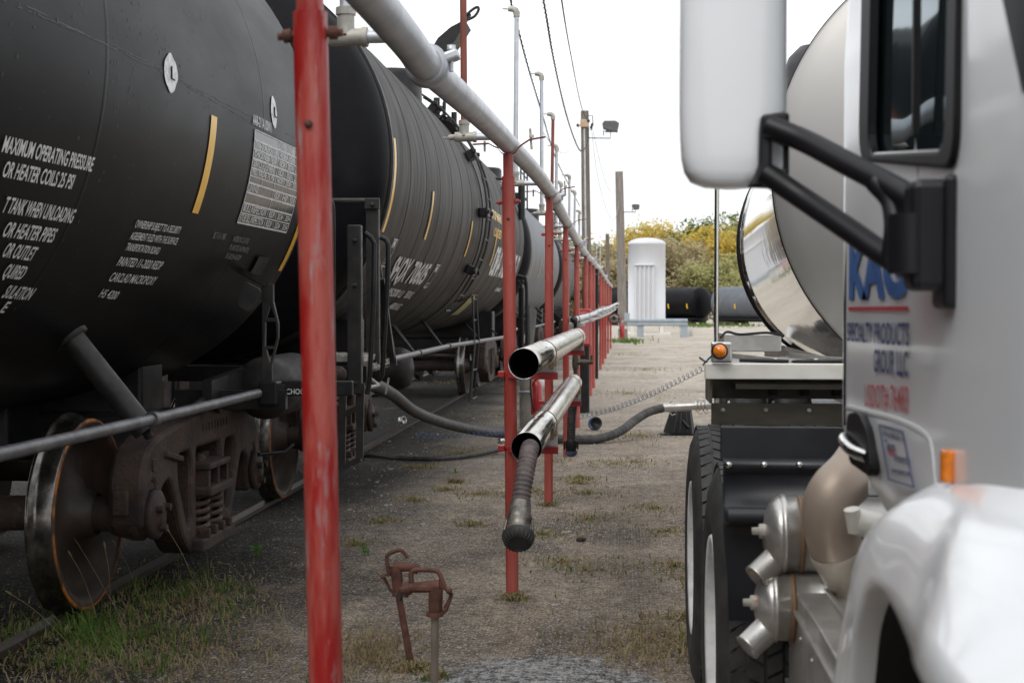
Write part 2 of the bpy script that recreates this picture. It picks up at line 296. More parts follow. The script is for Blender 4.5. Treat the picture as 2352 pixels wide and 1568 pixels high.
# ---------------------------------------------------------------- ground, track
def groundmat():
    m = bpy.data.materials.new('gravelly_asphalt'); m.use_nodes = True; n = m.node_tree; N = n.nodes; L = n.links; b = N['Principled BSDF']
    g = N.new('ShaderNodeNewGeometry'); P = g.outputs['Position']
    def nzz(sc, det=6, rg=.6, st=(1, 1, 1), loc=(0, 0, 0)):
        q = N.new('ShaderNodeMapping'); q.inputs['Scale'].default_value = st; q.inputs['Location'].default_value = loc; L.new(P, q.inputs[0])
        x = N.new('ShaderNodeTexNoise'); x.inputs['Scale'].default_value = sc; x.inputs['Detail'].default_value = det; x.inputs['Roughness'].default_value = rg; L.new(q.outputs[0], x.inputs[0]); return x.outputs[0]
    def rng(s, a, b_, c=0, d=1):
        r = N.new('ShaderNodeMapRange'); r.inputs[1].default_value = a; r.inputs[2].default_value = b_; r.inputs[3].default_value = c; r.inputs[4].default_value = d; L.new(s, r.inputs[0]); return r.outputs[0]
    def mix(f, a, c, mode='MIX'):
        k = N.new('ShaderNodeMixRGB'); k.blend_type = mode
        for i, v in enumerate((f, a, c)):
            if isinstance(v, (int, float)): k.inputs[i].default_value = v
            elif isinstance(v, tuple): k.inputs[i].default_value = (*v, 1)
            else: L.new(v, k.inputs[i])
        return k.outputs[0]
    def mt(op, a, c):
        k = N.new('ShaderNodeMath'); k.operation = op
        for i, v in enumerate((a, c)):
            if isinstance(v, (int, float)): k.inputs[i].default_value = v
            else: L.new(v, k.inputs[i])
        return k.outputs[0]
    sp = N.new('ShaderNodeSeparateXYZ'); L.new(P, sp.inputs[0]); X, Y = sp.outputs[0], sp.outputs[1]
    wob = nzz(.35, 5)
    far = rng(mt('ADD', Y, mt('MULTIPLY', mt('SUBTRACT', wob, .5), 12)), 11, 30)
    near = mix(rng(nzz(.9, 8, .72), .38, .62), (.125, .10, .08), (.36, .295, .235))
    near = mix(mt('MULTIPLY', rng(nzz(2.2, 8, .75, (1.5, .6, 1), (3, 8, 0)), .54, .62), .8), near, (.40, .33, .235))
    near = mix(mt('MULTIPLY', rng(nzz(3.1, 8, .75, (1, 1, 1), (13, 1, 0)), .55, .66), .75), near, (.08, .072, .065))
    farc = mix(rng(nzz(.5, 6, .6), .4, .62), (.42, .37, .30), (.56, .50, .43))
    c = mix(far, near, farc)
    gr = mt('ADD', rng(nzz(11, 8, .8), .38, .62, .62, 1.25), rng(nzz(34, 6, .8, (1, 1, 1), (3, 3, 0)), .38, .62, -.28, .32))
    gv = N.new('ShaderNodeCombineColor'); [L.new(gr, gv.inputs[i]) for i in range(3)]
    c = mix(1.0, c, gv.outputs[0], 'MULTIPLY')
    lat = rng(mt('ADD', X, mt('MULTIPLY', mt('SUBTRACT', nzz(.6, 5), .5), 1.6)), -2.3, -1.3)         # dark soil under the cars, with their shade painted in
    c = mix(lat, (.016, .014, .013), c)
    c = mix(mt('MULTIPLY', rng(nzz(1.3, 6, .7, (1.4, .5, 1), (5, 2, 0)), .55, .64), .75), c, (.30, .235, .175))   # brown soil
    c = mix(mt('MULTIPLY', rng(nzz(.9, 6, .7, (.5, 1.2, 1), (9, 7, 0)), .58, .68), .6), c, (.05, .045, .042))  # dark damp
    # transverse crack lines on the far asphalt
    for yy, w in ((33.5, .12), (17.6, .09), (60., .2)):
        d = mt('ABSOLUTE', mt('SUBTRACT', mt('ADD', Y, mt('MULTIPLY', nzz(.5, 4, .6, (1, .2, 1)), 1.6)), yy+.8), 0)
        c = mix(mt('MULTIPLY', rng(d, 0, w, 1, 0), .7), c, (.06, .055, .05))
    # ash-grey gravel mound in front
    dx = mt('MULTIPLY', mt('SUBTRACT', X, -.35), 1/.55); dy = mt('MULTIPLY', mt('SUBTRACT', Y, 5.35), 1/.62)
    dd = mt('ADD', mt('ADD', mt('MULTIPLY', dx, dx), mt('MULTIPLY', dy, dy)), mt('MULTIPLY', mt('SUBTRACT', nzz(3, 6, .7), .5), 2.2))
    ash = rng(dd, .75, 1.1, 1, 0)
    ashc = mix(rng(nzz(22, 7, .85), .44, .58), (.05, .052, .055), (.52, .53, .54))
    c = mix(ash, c, ashc)
    # chips
    for sc, lo, hi, colr, am in ((70, .02, .07, (.60, .54, .47), .95), (120, .03, .09, (.42, .37, .31), .9), (48, .02, .045, (.68, .62, .54), .7), (46, 0, 0, (.36, .32, .27), .8), (55, .04, .10, (.04, .035, .03), 1.1), (90, .04, .10, (.03, .026, .022), 1)):
        v = N.new('ShaderNodeTexVoronoi'); v.inputs['Scale'].default_value = sc; v.inputs['Randomness'].default_value = 1
        q = N.new('ShaderNodeMapping'); q.inputs['Location'].default_value = (sc, sc*.3, 0); L.new(P, q.inputs[0]); L.new(q.outputs[0], v.inputs[0])
        cs = N.new('ShaderNodeSeparateColor'); L.new(v.outputs['Color'], cs.inputs[0])
        sel = rng(cs.outputs[0], .55, .6); c = mix(mt('MULTIPLY', mt('MULTIPLY', rng(v.outputs['Distance'], .25, .38, 1, 0), sel), am*.8), c, colr)
    c = mix(mt('MULTIPLY', mt('SUBTRACT', 1, lat), .7), c, (.014, .012, .011))  # deepens the painted shade under the cars, over the chips too
    L.new(c, b.inputs['Base Color']); b.inputs['Roughness'].default_value = .9; b.inputs['Specular IOR Level'].default_value = .25
    h = mt('ADD', nzz(60, 6, .75), mt('MULTIPLY', nzz(9, 4, .6), .8)); q = N.new('ShaderNodeBump'); q.inputs['Strength'].default_value = .9; q.inputs['Distance'].default_value = .018
    L.new(h, q.inputs['Height']); L.new(q.outputs[0], b.inputs['Normal'])
    return m
def gz(x, y):
    z = .018*noise.noise(Vector((x*.9, y*.5, 0)))
    dx, dy = (x+.35)/.6, (y-5.35)/.7; z += .05*math.exp(-(dx*dx+dy*dy)*1.6)
    if x < -2.5: z = z*.5+.012
    return z if y < 60 else (0 if y < 99 else -.75)
g = MB()
xs = [-400, -150, -60, -25, -12, -8, -6, -5]+[-4.5+.25*i for i in range(31)]+[3.5, 5, 8, 14, 30, 70, 160, 400]
ys = [-60, -20, -8, -3, 0, 2, 3]+[3.5+.25*i for i in range(60)]+[19, 20, 22, 25, 30, 36, 45, 60, 80, 98, 101, 110, 150, 220, 400, 900]
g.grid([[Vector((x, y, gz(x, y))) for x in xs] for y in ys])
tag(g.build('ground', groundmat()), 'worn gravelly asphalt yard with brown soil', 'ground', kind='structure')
for nm, X in (('rail', -2.64), ('rail', -4.08)):
    r = MB(); prof = [(-.036, 0), (.036, 0), (.034, -.03), (.01, -.045), (.01, -.12), (.06, -.135), (.06, -.15), (-.06, -.15), (-.06, -.135), (-.01, -.12), (-.01, -.045), (-.034, -.03)]
    r.prism([(X+a, -12, .045+b) for a, b in prof], (0, 100, 0))
    tag(r.build(nm, M['railtop']), 'rusty rail nearest the walkway, set almost flush in the soil' if X > -3 else 'rail on the far side of the track, under the tank cars', 'rail', kind='structure')

# ---------------------------------------------------------------- tank car
def side_frame_mesh():
    o = [(-1.06, .62), (-.98, .76), (-.80, .82), (-.45, .86), (0, .885), (.45, .86), (.80, .82), (.98, .76), (1.06, .62), (1.04, .40), (.80, .33), (.78, .56), (.66, .60),
         (.60, .52), (.46, .27), (.32, .16), (-.32, .16), (-.46, .27), (-.60, .52), (-.66, .60), (-.78, .56), (-.80, .33), (-1.04, .40)]
    h0 = [(-.22, .27), (.22, .27), (.22, .70), (-.22, .70)]
    h1 = [(-.52, .70), (-.33, .70), (-.30, .62), (-.30, .33), (-.36, .30), (-.52, .58)]
    h2 = [(-a, b) for a, b in reversed(h1)]
    h3 = [(-.99, .44), (-.87, .42), (-.87, .60), (-.93, .62)]; h4 = [(-a, b) for a, b in reversed(h3)]
    return loft2d([rpoly(o, .05), rpoly(h0, .03), rpoly(h1, .05), rpoly(h2, .05), rpoly(h3, .03), rpoly(h4, .03)], .17, .022)
SFM = side_frame_mesh()
def rail_truck(root, Xc, Yc, detail=2, zr=.045, wheels=True):
    sides = (1, -1) if detail > 1 else (1, -1)
    for s in sides:
        X = Xc+s*.98
        f = MB(); f.add([(X+w, Yc+u, zr+v) for u, v, w in SFM[0]], SFM[1])
        if detail > 1 and s > 0:
            f.box((X+.09, Yc-.62, zr+.70), (.03, .26, .03), Matrix.Rotation(-.2, 3, 'X'), .008); f.box((X+.088, Yc-.90, zr+.69), (.012, .05, .06), None, .004)
            for q in range(9): f.box((X+.088, Yc-.1+q*.055, zr+.80), (.008, .028, .04))
            f.box((X+.05, Yc, zr+.20), (.19, .60, .07), None, .012)
            for q in (-.2, -.07, .07, .2): f.box((X+.10, Yc+q, zr+.255), (.10, .04, .05), None, .008)
        sf = f.build('side_frame', M['cast'], root)
        if detail > 1 and s > 0:
            b = MB(); b.box((X+.02, Yc, zr+.60), (.26, .40, .035), None, .01); b.box((X+.02, Yc, zr+.47), (.28, .42, .05), None, .012)
            for q in (-.17, 0, .17): b.box((X+.03, Yc+q, zr+.535), (.22, .035, .10), None, .006)
            b.box((X-.03, Yc, zr+.55), (.12, .38, .2)); b.lathe((X+.05, Yc-.05, zr+.61), (0, 0, 1), [(0, .03), (.03, .03), (.04, .02), (.04, 0)], 10)
            b.build('bolster_end', M['cast'], root)
            for k, (dy, dx) in enumerate(((-.115, .035), (.115, .035), (0, -.06))):
                h = MB(); z0, z1 = zr+.24, zr+.45; tt = [(X+dx+.072*math.cos(2*PI*5*i/100), Yc+dy+.072*math.sin(2*PI*5*i/100), z0+(z1-z0)*i/100) for i in range(101)]
                h.tube(tt, .0155, 7); h.cyl((X+dx, Yc+dy, z0), (X+dx, Yc+dy, z1), .035, 8); h.build('coil_spring', M['spring'], root)
        for q in (-.915, .915):
            b = MB(); cx = X+.02; c = (cx, Yc+q*1.0, zr+.457)
            if detail > 1:
                b.lathe(c, (1, 0, 0), [(-.12, .10), (-.02, .125), (.02, .125), (.035, .11), (.06, .11), (.062, .118), (.09, .118), (.10, .10), (.105, .055), (.115, .05), (.115, 0)], 28)
                for k in range(3):
                    w = 2*PI*k/3+.5; b.tube([(cx+.09, c[1]+.062*math.cos(w), c[2]+.062*math.sin(w)), (cx+.135, c[1]+.062*math.cos(w), c[2]+.062*math.sin(w))], .02, 6)
                b.box((cx-.02, c[1], c[2]+.135), (.15, .26, .06), None, .015); b.box((cx-.04, c[1]-.14, c[2]+.07), (.08, .035, .12), None, .01); b.box((cx-.04, c[1]+.14, c[2]+.07), (.08, .035, .12), None, .01)
            else: b.lathe(c, (1, 0, 0), [(-.12, .10), (.06, .12), (.09, .10), (.1, 0)], 14)
            b.build('axle_bearing', M['cast'], root)
    for q in (-.915, .915):
        for s in (1, -1):
            c = (Xc, Yc+q, zr+.457); A = (s, 0, 0); nn = 64 if detail > 1 else 28
            w = MB(); w.lathe(c, A, [(.80, .095), (.78, .11), (.72, .12), (.675, .20), (.665, .30), (.70, .385), (.755, .40), (.762, .425), (.762, .44), (.758, .45)], nn)
            w.lathe(c, A, [(.56, .11), (.585, .2), (.60, .3), (.63, .40), (.64, .47)], nn)
            wo = w.build('wheel', M['wheelface'], root)
            t = MB(); t.lathe(c, A, [(.758, .45), (.752, .4545), (.69, .457), (.668, .462), (.66, .478), (.648, .483), (.640, .475), (.64, .465)], nn); t.build('wheel_tread', M['tread'], wo)
            if s > 0 and detail > 1:
                t = MB(); t.lathe(c, A, [(.764, .436), (.765, .4475), (.759, .4525)], nn); t.build('paint_line', M['orange'], wo)
        axl = MB(); axl.cyl((Xc-.95, Yc+q, zr+.457), (Xc+.95, Yc+q, zr+.457), .085, 14); axl.build('axle', M['cast'], root)
def cyl_pt(X0, Z0, R, th, Y, off=0): return Vector((X0+(R+off)*math.cos(th), Y, Z0+(R+off)*math.sin(th)))
def on_cyl(px, py, X0, Z0, R):
    r = ray(px, py); a = r.x**2+r.z**2; ox, oz = CAM.x-X0, CAM.z-Z0; b = 2*(r.x*ox+r.z*oz); c = ox*ox+oz*oz-R*R; D = max(0, b*b-4*a*c)
    p = CAM+r*((-b-math.sqrt(D))/(2*a)); return p.y, math.atan2(p.z-Z0, p.x-X0)
def cyl_patch(mb, geo, Ya, Yb, ta, tb_, off=.004, n=10):
    X0, Z0, R = geo
    mb.grid([[cyl_pt(X0, Z0, R, ta+(tb_-ta)*i/n, y, off) for i in range(n+1)] for y in (Ya, Yb)])
def cyl_text(mb, geo, s, p0, p1, h, bold=.012, off=.005):            # p0, p1: baseline ends in picture units, h: letter height in metres
    X0, Z0, R = geo; a = on_cyl(*p0, X0, Z0, R); b = on_cyl(*p1, X0, Z0, R); v, f, w = glyphs(s, bold)
    mb.add([cyl_pt(X0, Z0, R, a[1]+(b[1]-a[1])*p[0]+p[1]*h/R, a[0]+(b[0]-a[0])*p[0], off) for p in v], f)
def cyl_text_at(mb, geo, s, Ya, Yb, th, h, bold=.012, off=.005):
    X0, Z0, R = geo; v, f, w = glyphs(s, bold); mb.add([cyl_pt(X0, Z0, R, th+p[1]*h/R, Ya+(Yb-Ya)*p[0], off) for p in v], f)
def shell(root, geo, Y0, Y1, m, mh, dish=.55, seams=(), n=96):
    X0, Z0, R = geo; k = max(2, int((Y1-Y0)/1.0)); prof = [(Y0+(Y1-Y0)*i/k, R) for i in range(k+1)]
    b = MB(); b.lathe((X0, 0, Z0), (0, 1, 0), prof, n); o = b.build('tank_shell', m, root)
    for Ye, s in ((Y0, -1), (Y1, 1)):
        h = MB(); h.lathe((X0, 0, Z0), (0, 1, 0), [(Ye, R)]+[(Ye+s*.02, R*.999)]+[(Ye+s*(.02+dish*math.sin(a)), R*math.cos(a)**.8) for a in [PI/2*i/10 for i in range(1, 11)]], n); h.build('tank_head', mh, root)
    return o
def bar(mb, a, b, w, t, up=(1, 0, 0)):
    a, b = Vector(a), Vector(b); d = (b-a).normalized(); u = Vector(up); u = (u-d*u.dot(d)).normalized(); v = d.cross(u)
    mb.prism([a+u*w/2+v*t/2, a-u*w/2+v*t/2, a-u*w/2-v*t/2, a+u*w/2-v*t/2], b-a)

# ---- car 1 (near)
XT = -3.3; G1 = (XT, 2.42, 1.46)
car = thing('tank_car', 'nearest black rail tank car with white stencilled warnings, cut by the left edge', 'tank car', (XT, 0, 0), 'tank cars coupled on the left track')
shell(car, G1, -7.5, 8.27, M['tank1'], M['head'], n=128)
sm = MB()
for y in (2.4, 4.95, 7.15):
    sm = MB(); sm.lathe((XT, y, G1[1]), (0, 1, 0), [(-.016, G1[2]), (-.008, G1[2]+.0011), (.008, G1[2]+.0011), (.016, G1[2])], 128); sm.build('weld_seam', M['tank1'], car)
sc = MB()
for (p, q, w) in (((60, 15), (680, 318), .007), ((0, 0), (420, 178), .005), ((250, 100), (640, 300), .004), ((430, 200), (670, 335), .004)):
    a = on_cyl(*p, *G1); b = on_cyl(*q, *G1); nn = 46; rws = []
    for i in range(nn):
        t = i/nn
        if rnd.random() < .18: continue
        y = a[0]+(b[0]-a[0])*t; y2 = a[0]+(b[0]-a[0])*(t+1/nn); th = a[1]+(b[1]-a[1])*t+rnd.uniform(-.002, .002); th2 = a[1]+(b[1]-a[1])*(t+1/nn)
        sc.add([cyl_pt(*G1, th, y, .0012), cyl_pt(*G1, th2, y2, .0012), cyl_pt(*G1, th2+w*rnd.uniform(.5, 1)/1.5, y2, .0012), cyl_pt(*G1, th+w*rnd.uniform(.5, 1)/1.5, y, .0012)], [(0, 1, 2, 3)])
for i in range(330):
    px, py = rnd.uniform(0, 700), rnd.uniform(0, 900) ** 1; 
    if rnd.random() < .5: px, py = rnd.uniform(250, 640), rnd.uniform(0, 260)
    y, th = on_cyl(px, py, *G1); s1, s2 = rnd.uniform(.001, .004), rnd.uniform(.001, .006)
    sc.add([cyl_pt(*G1, th+b_*s2, y+a_*s1, .0025) for a_, b_ in ((-1, -1), (1, -.6), (.8, 1), (-1, .7))], [(0, 1, 2, 3)])
sc.build('scratches', M['scuff'], car, 'pale scratches and grit specks on the black shell')
big = MB()
for s, p0, p1, h in (('MAXIMUM OPERATING PRESSURE', (0, 347), (207, 393), .052), ('OR HEATER COILS 25 PSI', (0, 404), (161, 433), .052),
                     ('T TANK WHEN UNLOADING', (0, 485), (161, 511), .054), ('OR HEATER PIPES', (0, 541), (117, 555), .054), ('OR OUTLET', (0, 587), (70, 597), .054),
                     ('QUIRED', (0, 634), (46, 640), .054), ('SULATION', (0, 681), (63, 687), .054), ('E', (-4, 715), (6, 716), .05)):
    cyl_text(big, G1, s, p0, p1, h, .02)
big.build('stencil_lettering', M['stencil'], car, 'bold white warning text near the left edge')
sml = MB()
for s, p0, p1, h in (('OWNERSHIP SUBJECT TO A SECURITY', (306, 521), (409, 536), .034), ('AGREEMENT FILED WITH THE SURFACE', (295, 548), (402, 561), .034),
                     ('TRANSPORTATION BOARD', (284, 573), (360, 583), .034), ('PAINTED 11-2020 REDP', (265, 608), (365, 618), .042), ('CARCLAD MACROPOXY', (246, 644), (349, 653), .044), ('HS 4200', (223, 680), (262, 686), .042)):
    cyl_text(sml, G1, s, p0, p1, h, .012)
sml.build('stencil_lettering', M['stencil'], car, 'small white ownership text')
fa = MB()
for s, p0, p1, h in (('BLT-10-1980', (486, 546), (513, 550), .034), ('INTERIOR COATED', (532, 553), (567, 559), .03), ('PLASITE INFINITE', (523, 572), (566, 580), .03), ('03-2024-REDP', (514, 592), (548, 597), .03)):
    cyl_text(fa, G1, s, p0, p1, h, .008)
fa.build('stencil_lettering', M['faint'], car, 'faded small text beside the table')
tt = MB(); cyl_text(tt, G1, 'AAR-211A100W1', (579, 285), (621, 305), .052, .018); tt.build('stencil_lettering', M['white'], car, 'class code above the table')
# the inspection table
a = on_cyl(578, 295, *G1); bb = on_cyl(549, 511, *G1); c2 = on_cyl(657, 529, *G1)
Ya, Yb, tT, tB = (a[0]+bb[0])/2, c2[0], a[1], bb[1]
tab = MB(); cyl_patch(tab, G1, Ya, Yb, tT, tB, .003, 14); tabo = tab.build('inspection_table', M['decal'], car)
ln = MB(); rows = [0, .105, .20, .30, .40, .485, .56, .665, .78, .89, 1]
for i, r in enumerate(rows):
    t = tT+(tB-tT)*r; w = .0032 if i in (1, 3, 6, 7, 8, 10) else .0018; cyl_patch(ln, G1, Ya, Yb, t-w/1, t+w/1, .006, 1)
Wd = Yb-Ya
for y, ra, rb, w in ((0, 0, 1, .004), (.49, 0, 1, .003), (.67, 0, 1, .0015), (.84, .1, 1, .0015), (1, 0, 1, .004), (.24, .485, .56, .002)):
    cyl_patch(ln, G1, Ya+y*Wd-w, Ya+y*Wd+w, tT+(tB-tT)*ra, tT+(tB-tT)*rb, .006, 12)
ln.build('table_rules', M['white'], tabo)
tx = MB(); rt = ['TANK QUALIFICATION', 'THICKNESS TEST', 'SERVICE EQUIPMENT', 'PRD: VALVE  75 PSI', None, 'LINING:', '88.B.2 INSPECTION', 'STUB SILL INSPECTION']
rr = [(.105, .20), (.20, .30), (.30, .40), (.40, .485), (.485, .56), (.56, .665), (.665, .78), (.78, .89), (.89, 1)]
rt = ['TANK QUALIFICATION', 'THICKNESS TEST', 'SERVICE EQUIPMENT', 'PRD: VALVE  75 PSI', None, 'LINING:', None, '88.B.2 INSPECTION', 'STUB SILL INSPECTION']
vals = [('REDP', '2024', '2034'), ('REDP', '2024', '2034'), ('REDP', '2024', '2034'), ('REDP', '2024', '2034'), None, ('REDP', 'HP', 'NONE'), None, ('REDP', '2024', '2034'), ('REDP', '2024', '2034')]
for (ra, rb), t_, v_ in zip(rr, rt, vals):
    tb_ = tT+(tB-tT)*(rb-.022); h = .040*(rb-ra)/.1*.9
    if t_: cyl_text_at(tx, G1, t_, Ya+.012*Wd*1.5, Ya+Wd*(.45 if len(t_) > 8 else .2), tb_, h*.95, .01, .006)
    if v_:
        for k, q in enumerate(v_): x0 = (.52, .70, .87)[k]; cyl_text_at(tx, G1, q, Ya+x0*Wd, Ya+(x0+.11)*Wd, tb_, h*.85, .01, .006)
for q, x0 in (('STATION', .505), ('QUALIFIED', .685), ('DUE', .87)): cyl_text_at(tx, G1, q, Ya+x0*Wd, Ya+(x0+.13)*Wd, tT+(tB-tT)*.08, .035, .0, .006)
tx.build('table_text', M['stencil'], tabo)
ys_ = MB(); p = on_cyl(491, 267, *G1); q = on_cyl(465, 493, *G1); w = .047; cyl_patch(ys_, G1, p[0]-w, p[0]+w-.005, p[1], q[1], .004, 20); ys_.build('reflective_strip', M['yellow'], car)
ys_ = MB(); cyl_patch(ys_, G1, 8.19, 8.265, -.02, -.52, .004, 20); ys_.build('reflective_strip', M['yellow'], car)
for (px, py, hh, ww) in ((391, 168, .078, .085), (628, 258, .088, .062)):
    y, th = on_cyl(px, py, *G1); R_ = G1[2]; b = MB(); nn = 26; ring = []
    for i in range(nn):
        w = 2*PI*i/nn; k = 1+.13*noise.noise(Vector((math.cos(w)*1.5+px, math.sin(w)*1.5, 0))); e = abs(math.sin(w))**2.0
        ring.append(cyl_pt(*G1, th+math.sin(w)*hh*k/R_, y+math.cos(w)*ww*k*(1-.25*e), .004))
    b.add(ring, [tuple(range(nn))]); bo = b.build('primer_blot', M['blot'], car)
    b = MB(); b.tube([cyl_pt(*G1, th+.018, y-.005, .008), cyl_pt(*G1, th-.016, y-.005, .008), cyl_pt(*G1, th-.018, y+.018, .012)], .004, 6); b.build('lug', M['blacksteel'], bo)
# underframe of car 1
XR = -1.9; ZR = 1.04
rd = MB(); rd.tube([ax(-300, 1112, XR), ax(0, 1043, XR), ax(352, 962, XR), ax(592, 903, XR)], .0235, 14)
rd.tube([ax(346, 963, XR), ax(357, 961, XR)], .031, 14); rd.build('side_rod', M['rod'], car)
br = MB(); p0 = on_cyl(165, 775, *G1); top = cyl_pt(*G1, p0[1], p0[0], -.02); bot = ax(335, 990, -2.0)
br.tube([top, bot], .052, 14); br.lathe(top, (bot-top), [(-.0, .075), (.03, .075), (.03, .05)], 12); br.cyl(bot, bot+Vector((0, .03, -.02)), .02); br.build('diagonal_brace', M['dusty'], car)
dk = MB()
dk.prism([(-2.15, 7.25, .99), (-2.15, 8.6, 1.03), (-2.15, 8.6, 1.17), (-2.15, 7.25, 1.10)], (-.05, 0, 0))
dk.box((XT, 8.2, .86), (.42, 2.6, .32), None, .02); dk.box((XT, 7.48, .80), (1.9, .42, .26), None, .03)
dk.box((XT, 7.5, 1.1), (1.5, .35, .4), None, .02); dk.build('stub_sill', M['blacksteel'], car)
cp = MB(); cp.box((XT, 9.45, .88), (.28, .9, .26), None, .05); cp.box((XT+.06, 9.2, .88), (.42, .25, .34), None, .06); cp.build('coupler', M['cast'], car)
# end bracket with diamond
Ye = 7.42; xl = ax(595, 760, -1.9)
bk = MB(); ol = []
dm = [((603, 652), (628, 652), (629, 690), (640, 760), (624, 830), (627, 893), (602, 893), (606, 760))]
P_ = lambda x, y: ay(x, y, Ye)
out = [P_(*q) for q in ((603, 652), (629, 652), (629, 692), (641, 742), (641, 775), (626, 836), (627, 892), (601, 892), (603, 800))]
c0 = P_(620, 770)
fr = [(q.x-c0.x, q.z-c0.z) for q in out]
holes = [[(P_(*q).x-c0.x, P_(*q).z-c0.z) for q in h] for h in (((622, 700), (632, 730), (613, 730)), ((611, 739), (634, 739), (636, 768), (631, 795), (610, 795)), ((613, 802), (629, 802), (621, 834)))]
vs, fs = loft2d([fr]+holes, .03, .004); bk.add([Vector((c0.x+u, Ye+w, c0.z+v)) for u, v, w in vs], fs)
bk.build('end_bracket', M['dusty'], car)
b = MB(); pq = on_cyl(553, 622, *G1); bar(b, P_(616, 655), cyl_pt(*G1, pq[1], pq[0], 0), .03, .045); b.build('bracket_arm', M['blacksteel'], car)
pt = on_cyl(590, 612, *G1); b = MB(); cyl_patch(b, G1, pt[0]-.12, pt[0]+.12, pt[1]+.045, pt[1]-.03, .015, 4); b.build('weld_pad', M['blacksteel'], car)
b = MB(); v_, f_ = loft2d([rpoly([(-.13, -.19), (.13, -.19), (.13, .19), (-.13, .19)], .05)], .012, .003)
rt_ = Matrix.Rotation(.55, 3, 'X') @ Matrix.Rotation(-.9, 3, 'Y'); pl = rpoly([(q_.x, q_.z) for q_ in [ay(x_, y_, 7.15) for x_, y_ in ((562, 645), (600, 664), (586, 700), (572, 718), (546, 702), (545, 685))]], .02); v_, f_ = loft2d([pl], .012, .003); b.add([Vector((u, 7.15+w, v)) for u, v, w in v_], f_); b.build('step_plate', M['dusty'], car)
b = MB(); b.box(P_(621, 902)+Vector((.0, .0, .0)), (.10, .12, .13), None, .012); q = ay(650, 892, 7.5); b.box(q+Vector((.16, .05, 0)), (.42, .05, .082), None, .008)
b.cyl(ay(630, 893, 7.5), ay(655, 893, 7.5), .026); b.box((-2.1, 7.44, .99), (.6, .05, .1)); b.build('end_beam', M['blacksteel'], car)
b = MB(); flat_text(b, 'CHOCK', ay(658, 905, 7.46), ay(709, 905, 7.46), (0, 0, .030), (0, 0, 0), .02); b.build('beam_lettering', M['white'], car)
b = MB(); b.lathe((-2.05, 8.3, 1.02), (0, 1, 0), [(-.45, 0), (-.42, .14), (-.34, .18), (.3, .18), (.36, .12), (.38, 0)], 24)
b.build('air_reservoir', M['dusty'], car)
b = MB(); ch = spline([ay(686, 893, 7.9), ay(690, 960, 7.9), ay(660, 1000, 7.95)], 8)
b.tube([(-2.14, 8.15, .62), (-2.02, 8.3, .62), (-1.98, 8.35, .66)], .012, 8); b.tube([(-2.2, 7.0, .96), (-2.2, 7.25, 1.0), (-2.2, 7.5, .98), (-2.25, 7.7, .9)], .02, 8); b.build('brake_pipe', M['blacksteel'], car)
rail_truck(car, XT, 7.48, 2)
rail_truck(car, XT, -5, 1)

def generic_car(geo, Y0, Y1, mtl, label, group, bandpitch=None, strips=True, detail=1, name='tank_car'):
    X0, Z0, R = geo; c = thing(name, label, 'tank car', (X0, Y0, 0), group); shell(c, geo, Y0, Y1, mtl, M['head'])
    if bandpitch:
        s = MB(); y = Y0+.03
        while y < Y1:
            s.lathe((X0, y, Z0), (0, 1, 0), [(-.004, R), (-.004, R+.010), (.018, R+.010), (.03, R+.001)], 96); y += bandpitch
        s.build('jacket_band', M['jband'], c)
    for ye, yy in ((Y0-.1, Y0+.95), (Y1+.1, Y1-.95)):
        s = MB(); s.box((X0, ye, .86), (.42, 2.2, .32), None, .02); s.box((X0, yy, .80), (1.9, .42, .26), None, .02); s.box((X0, yy, 1.15), (2.2, .4, .45), None, .02); s.build('stub_sill', M['blacksteel'], c)
    for ye, k in ((Y0-1.1, -1), (Y1+1.1, 1)):
        s = MB(); s.box((X0, ye, .88), (.26, .7, .24), None, .05); s.box((X0+.05, ye+k*.2, .88), (.4, .22, .32), None, .05); s.build('coupler', M['cast'], c)
    s = MB(); s.tube([(X0+1.4, Y0+.6, 1.02), (X0+1.4, Y1-.6, 1.02)], .024, 10); s.tube([(X0-1.4, Y0+.6, 1.02), (X0-1.4, Y1-.6, 1.02)], .024, 8); s.build('side_rod', M['rod'], c)
    s = MB(); n = 5
    for i in range(n):
        yy = Y0+1.6+(Y1-Y0-3.2)*i/(n-1); s.prism([(X0+.95, yy-.13, Z0-R*.76), (X0+.95, yy+.13, Z0-R*.76), (X0+1.38, yy+.03, 1.03), (X0+1.38, yy-.03, 1.03)], (.02, 0, .02))
    s.build('rod_bracket', M['dusty'], c)
    ym = (Y0+Y1)/2
    s = MB(); s.lathe((X0, ym-.6, Z0+R-.05), (0, 0, 1), [(0, .48), (.52, .48), (.56, .45), (.57, 0)], 28); s.build('dome', M['blacksteel'], c)
    s = MB()
    for k in (-1, 1):
        s.box((X0+k*.75, ym, Z0+R*.94), (.42, 2.2, .03))
        for q in (-1.05, 0, 1.05): s.cyl((X0+k*.95, ym+q, Z0+R*.8), (X0+k*.95, ym+q, Z0+R+.75), .02, 8)
        s.tube([(X0+k*.95, ym-1.05, Z0+R+.75), (X0+k*.95, ym+1.05, Z0+R+.75)], .02, 8); s.tube([(X0+k*.95, ym-1.05, Z0+R+.4), (X0+k*.95, ym+1.05, Z0+R+.4)], .015, 8)
    s.build('walkway', M['blacksteel'], c)
    for k, yy in enumerate((Y0+.95, Y1-.95)): rail_truck(c, X0, yy, detail if k == 0 else 1)
    if strips:
        for i in range(5):
            yy = Y0+.5+(Y1-Y0-1)*i/4; s = MB(); cyl_patch(s, geo, yy-.04, yy+.04, -.05, -.36, .012, 8); s.build('reflective_strip', M['yellow'], c)
    return c
M['jband'] = mat('dark_jacket_seam', (.012, .011, .010), .5)
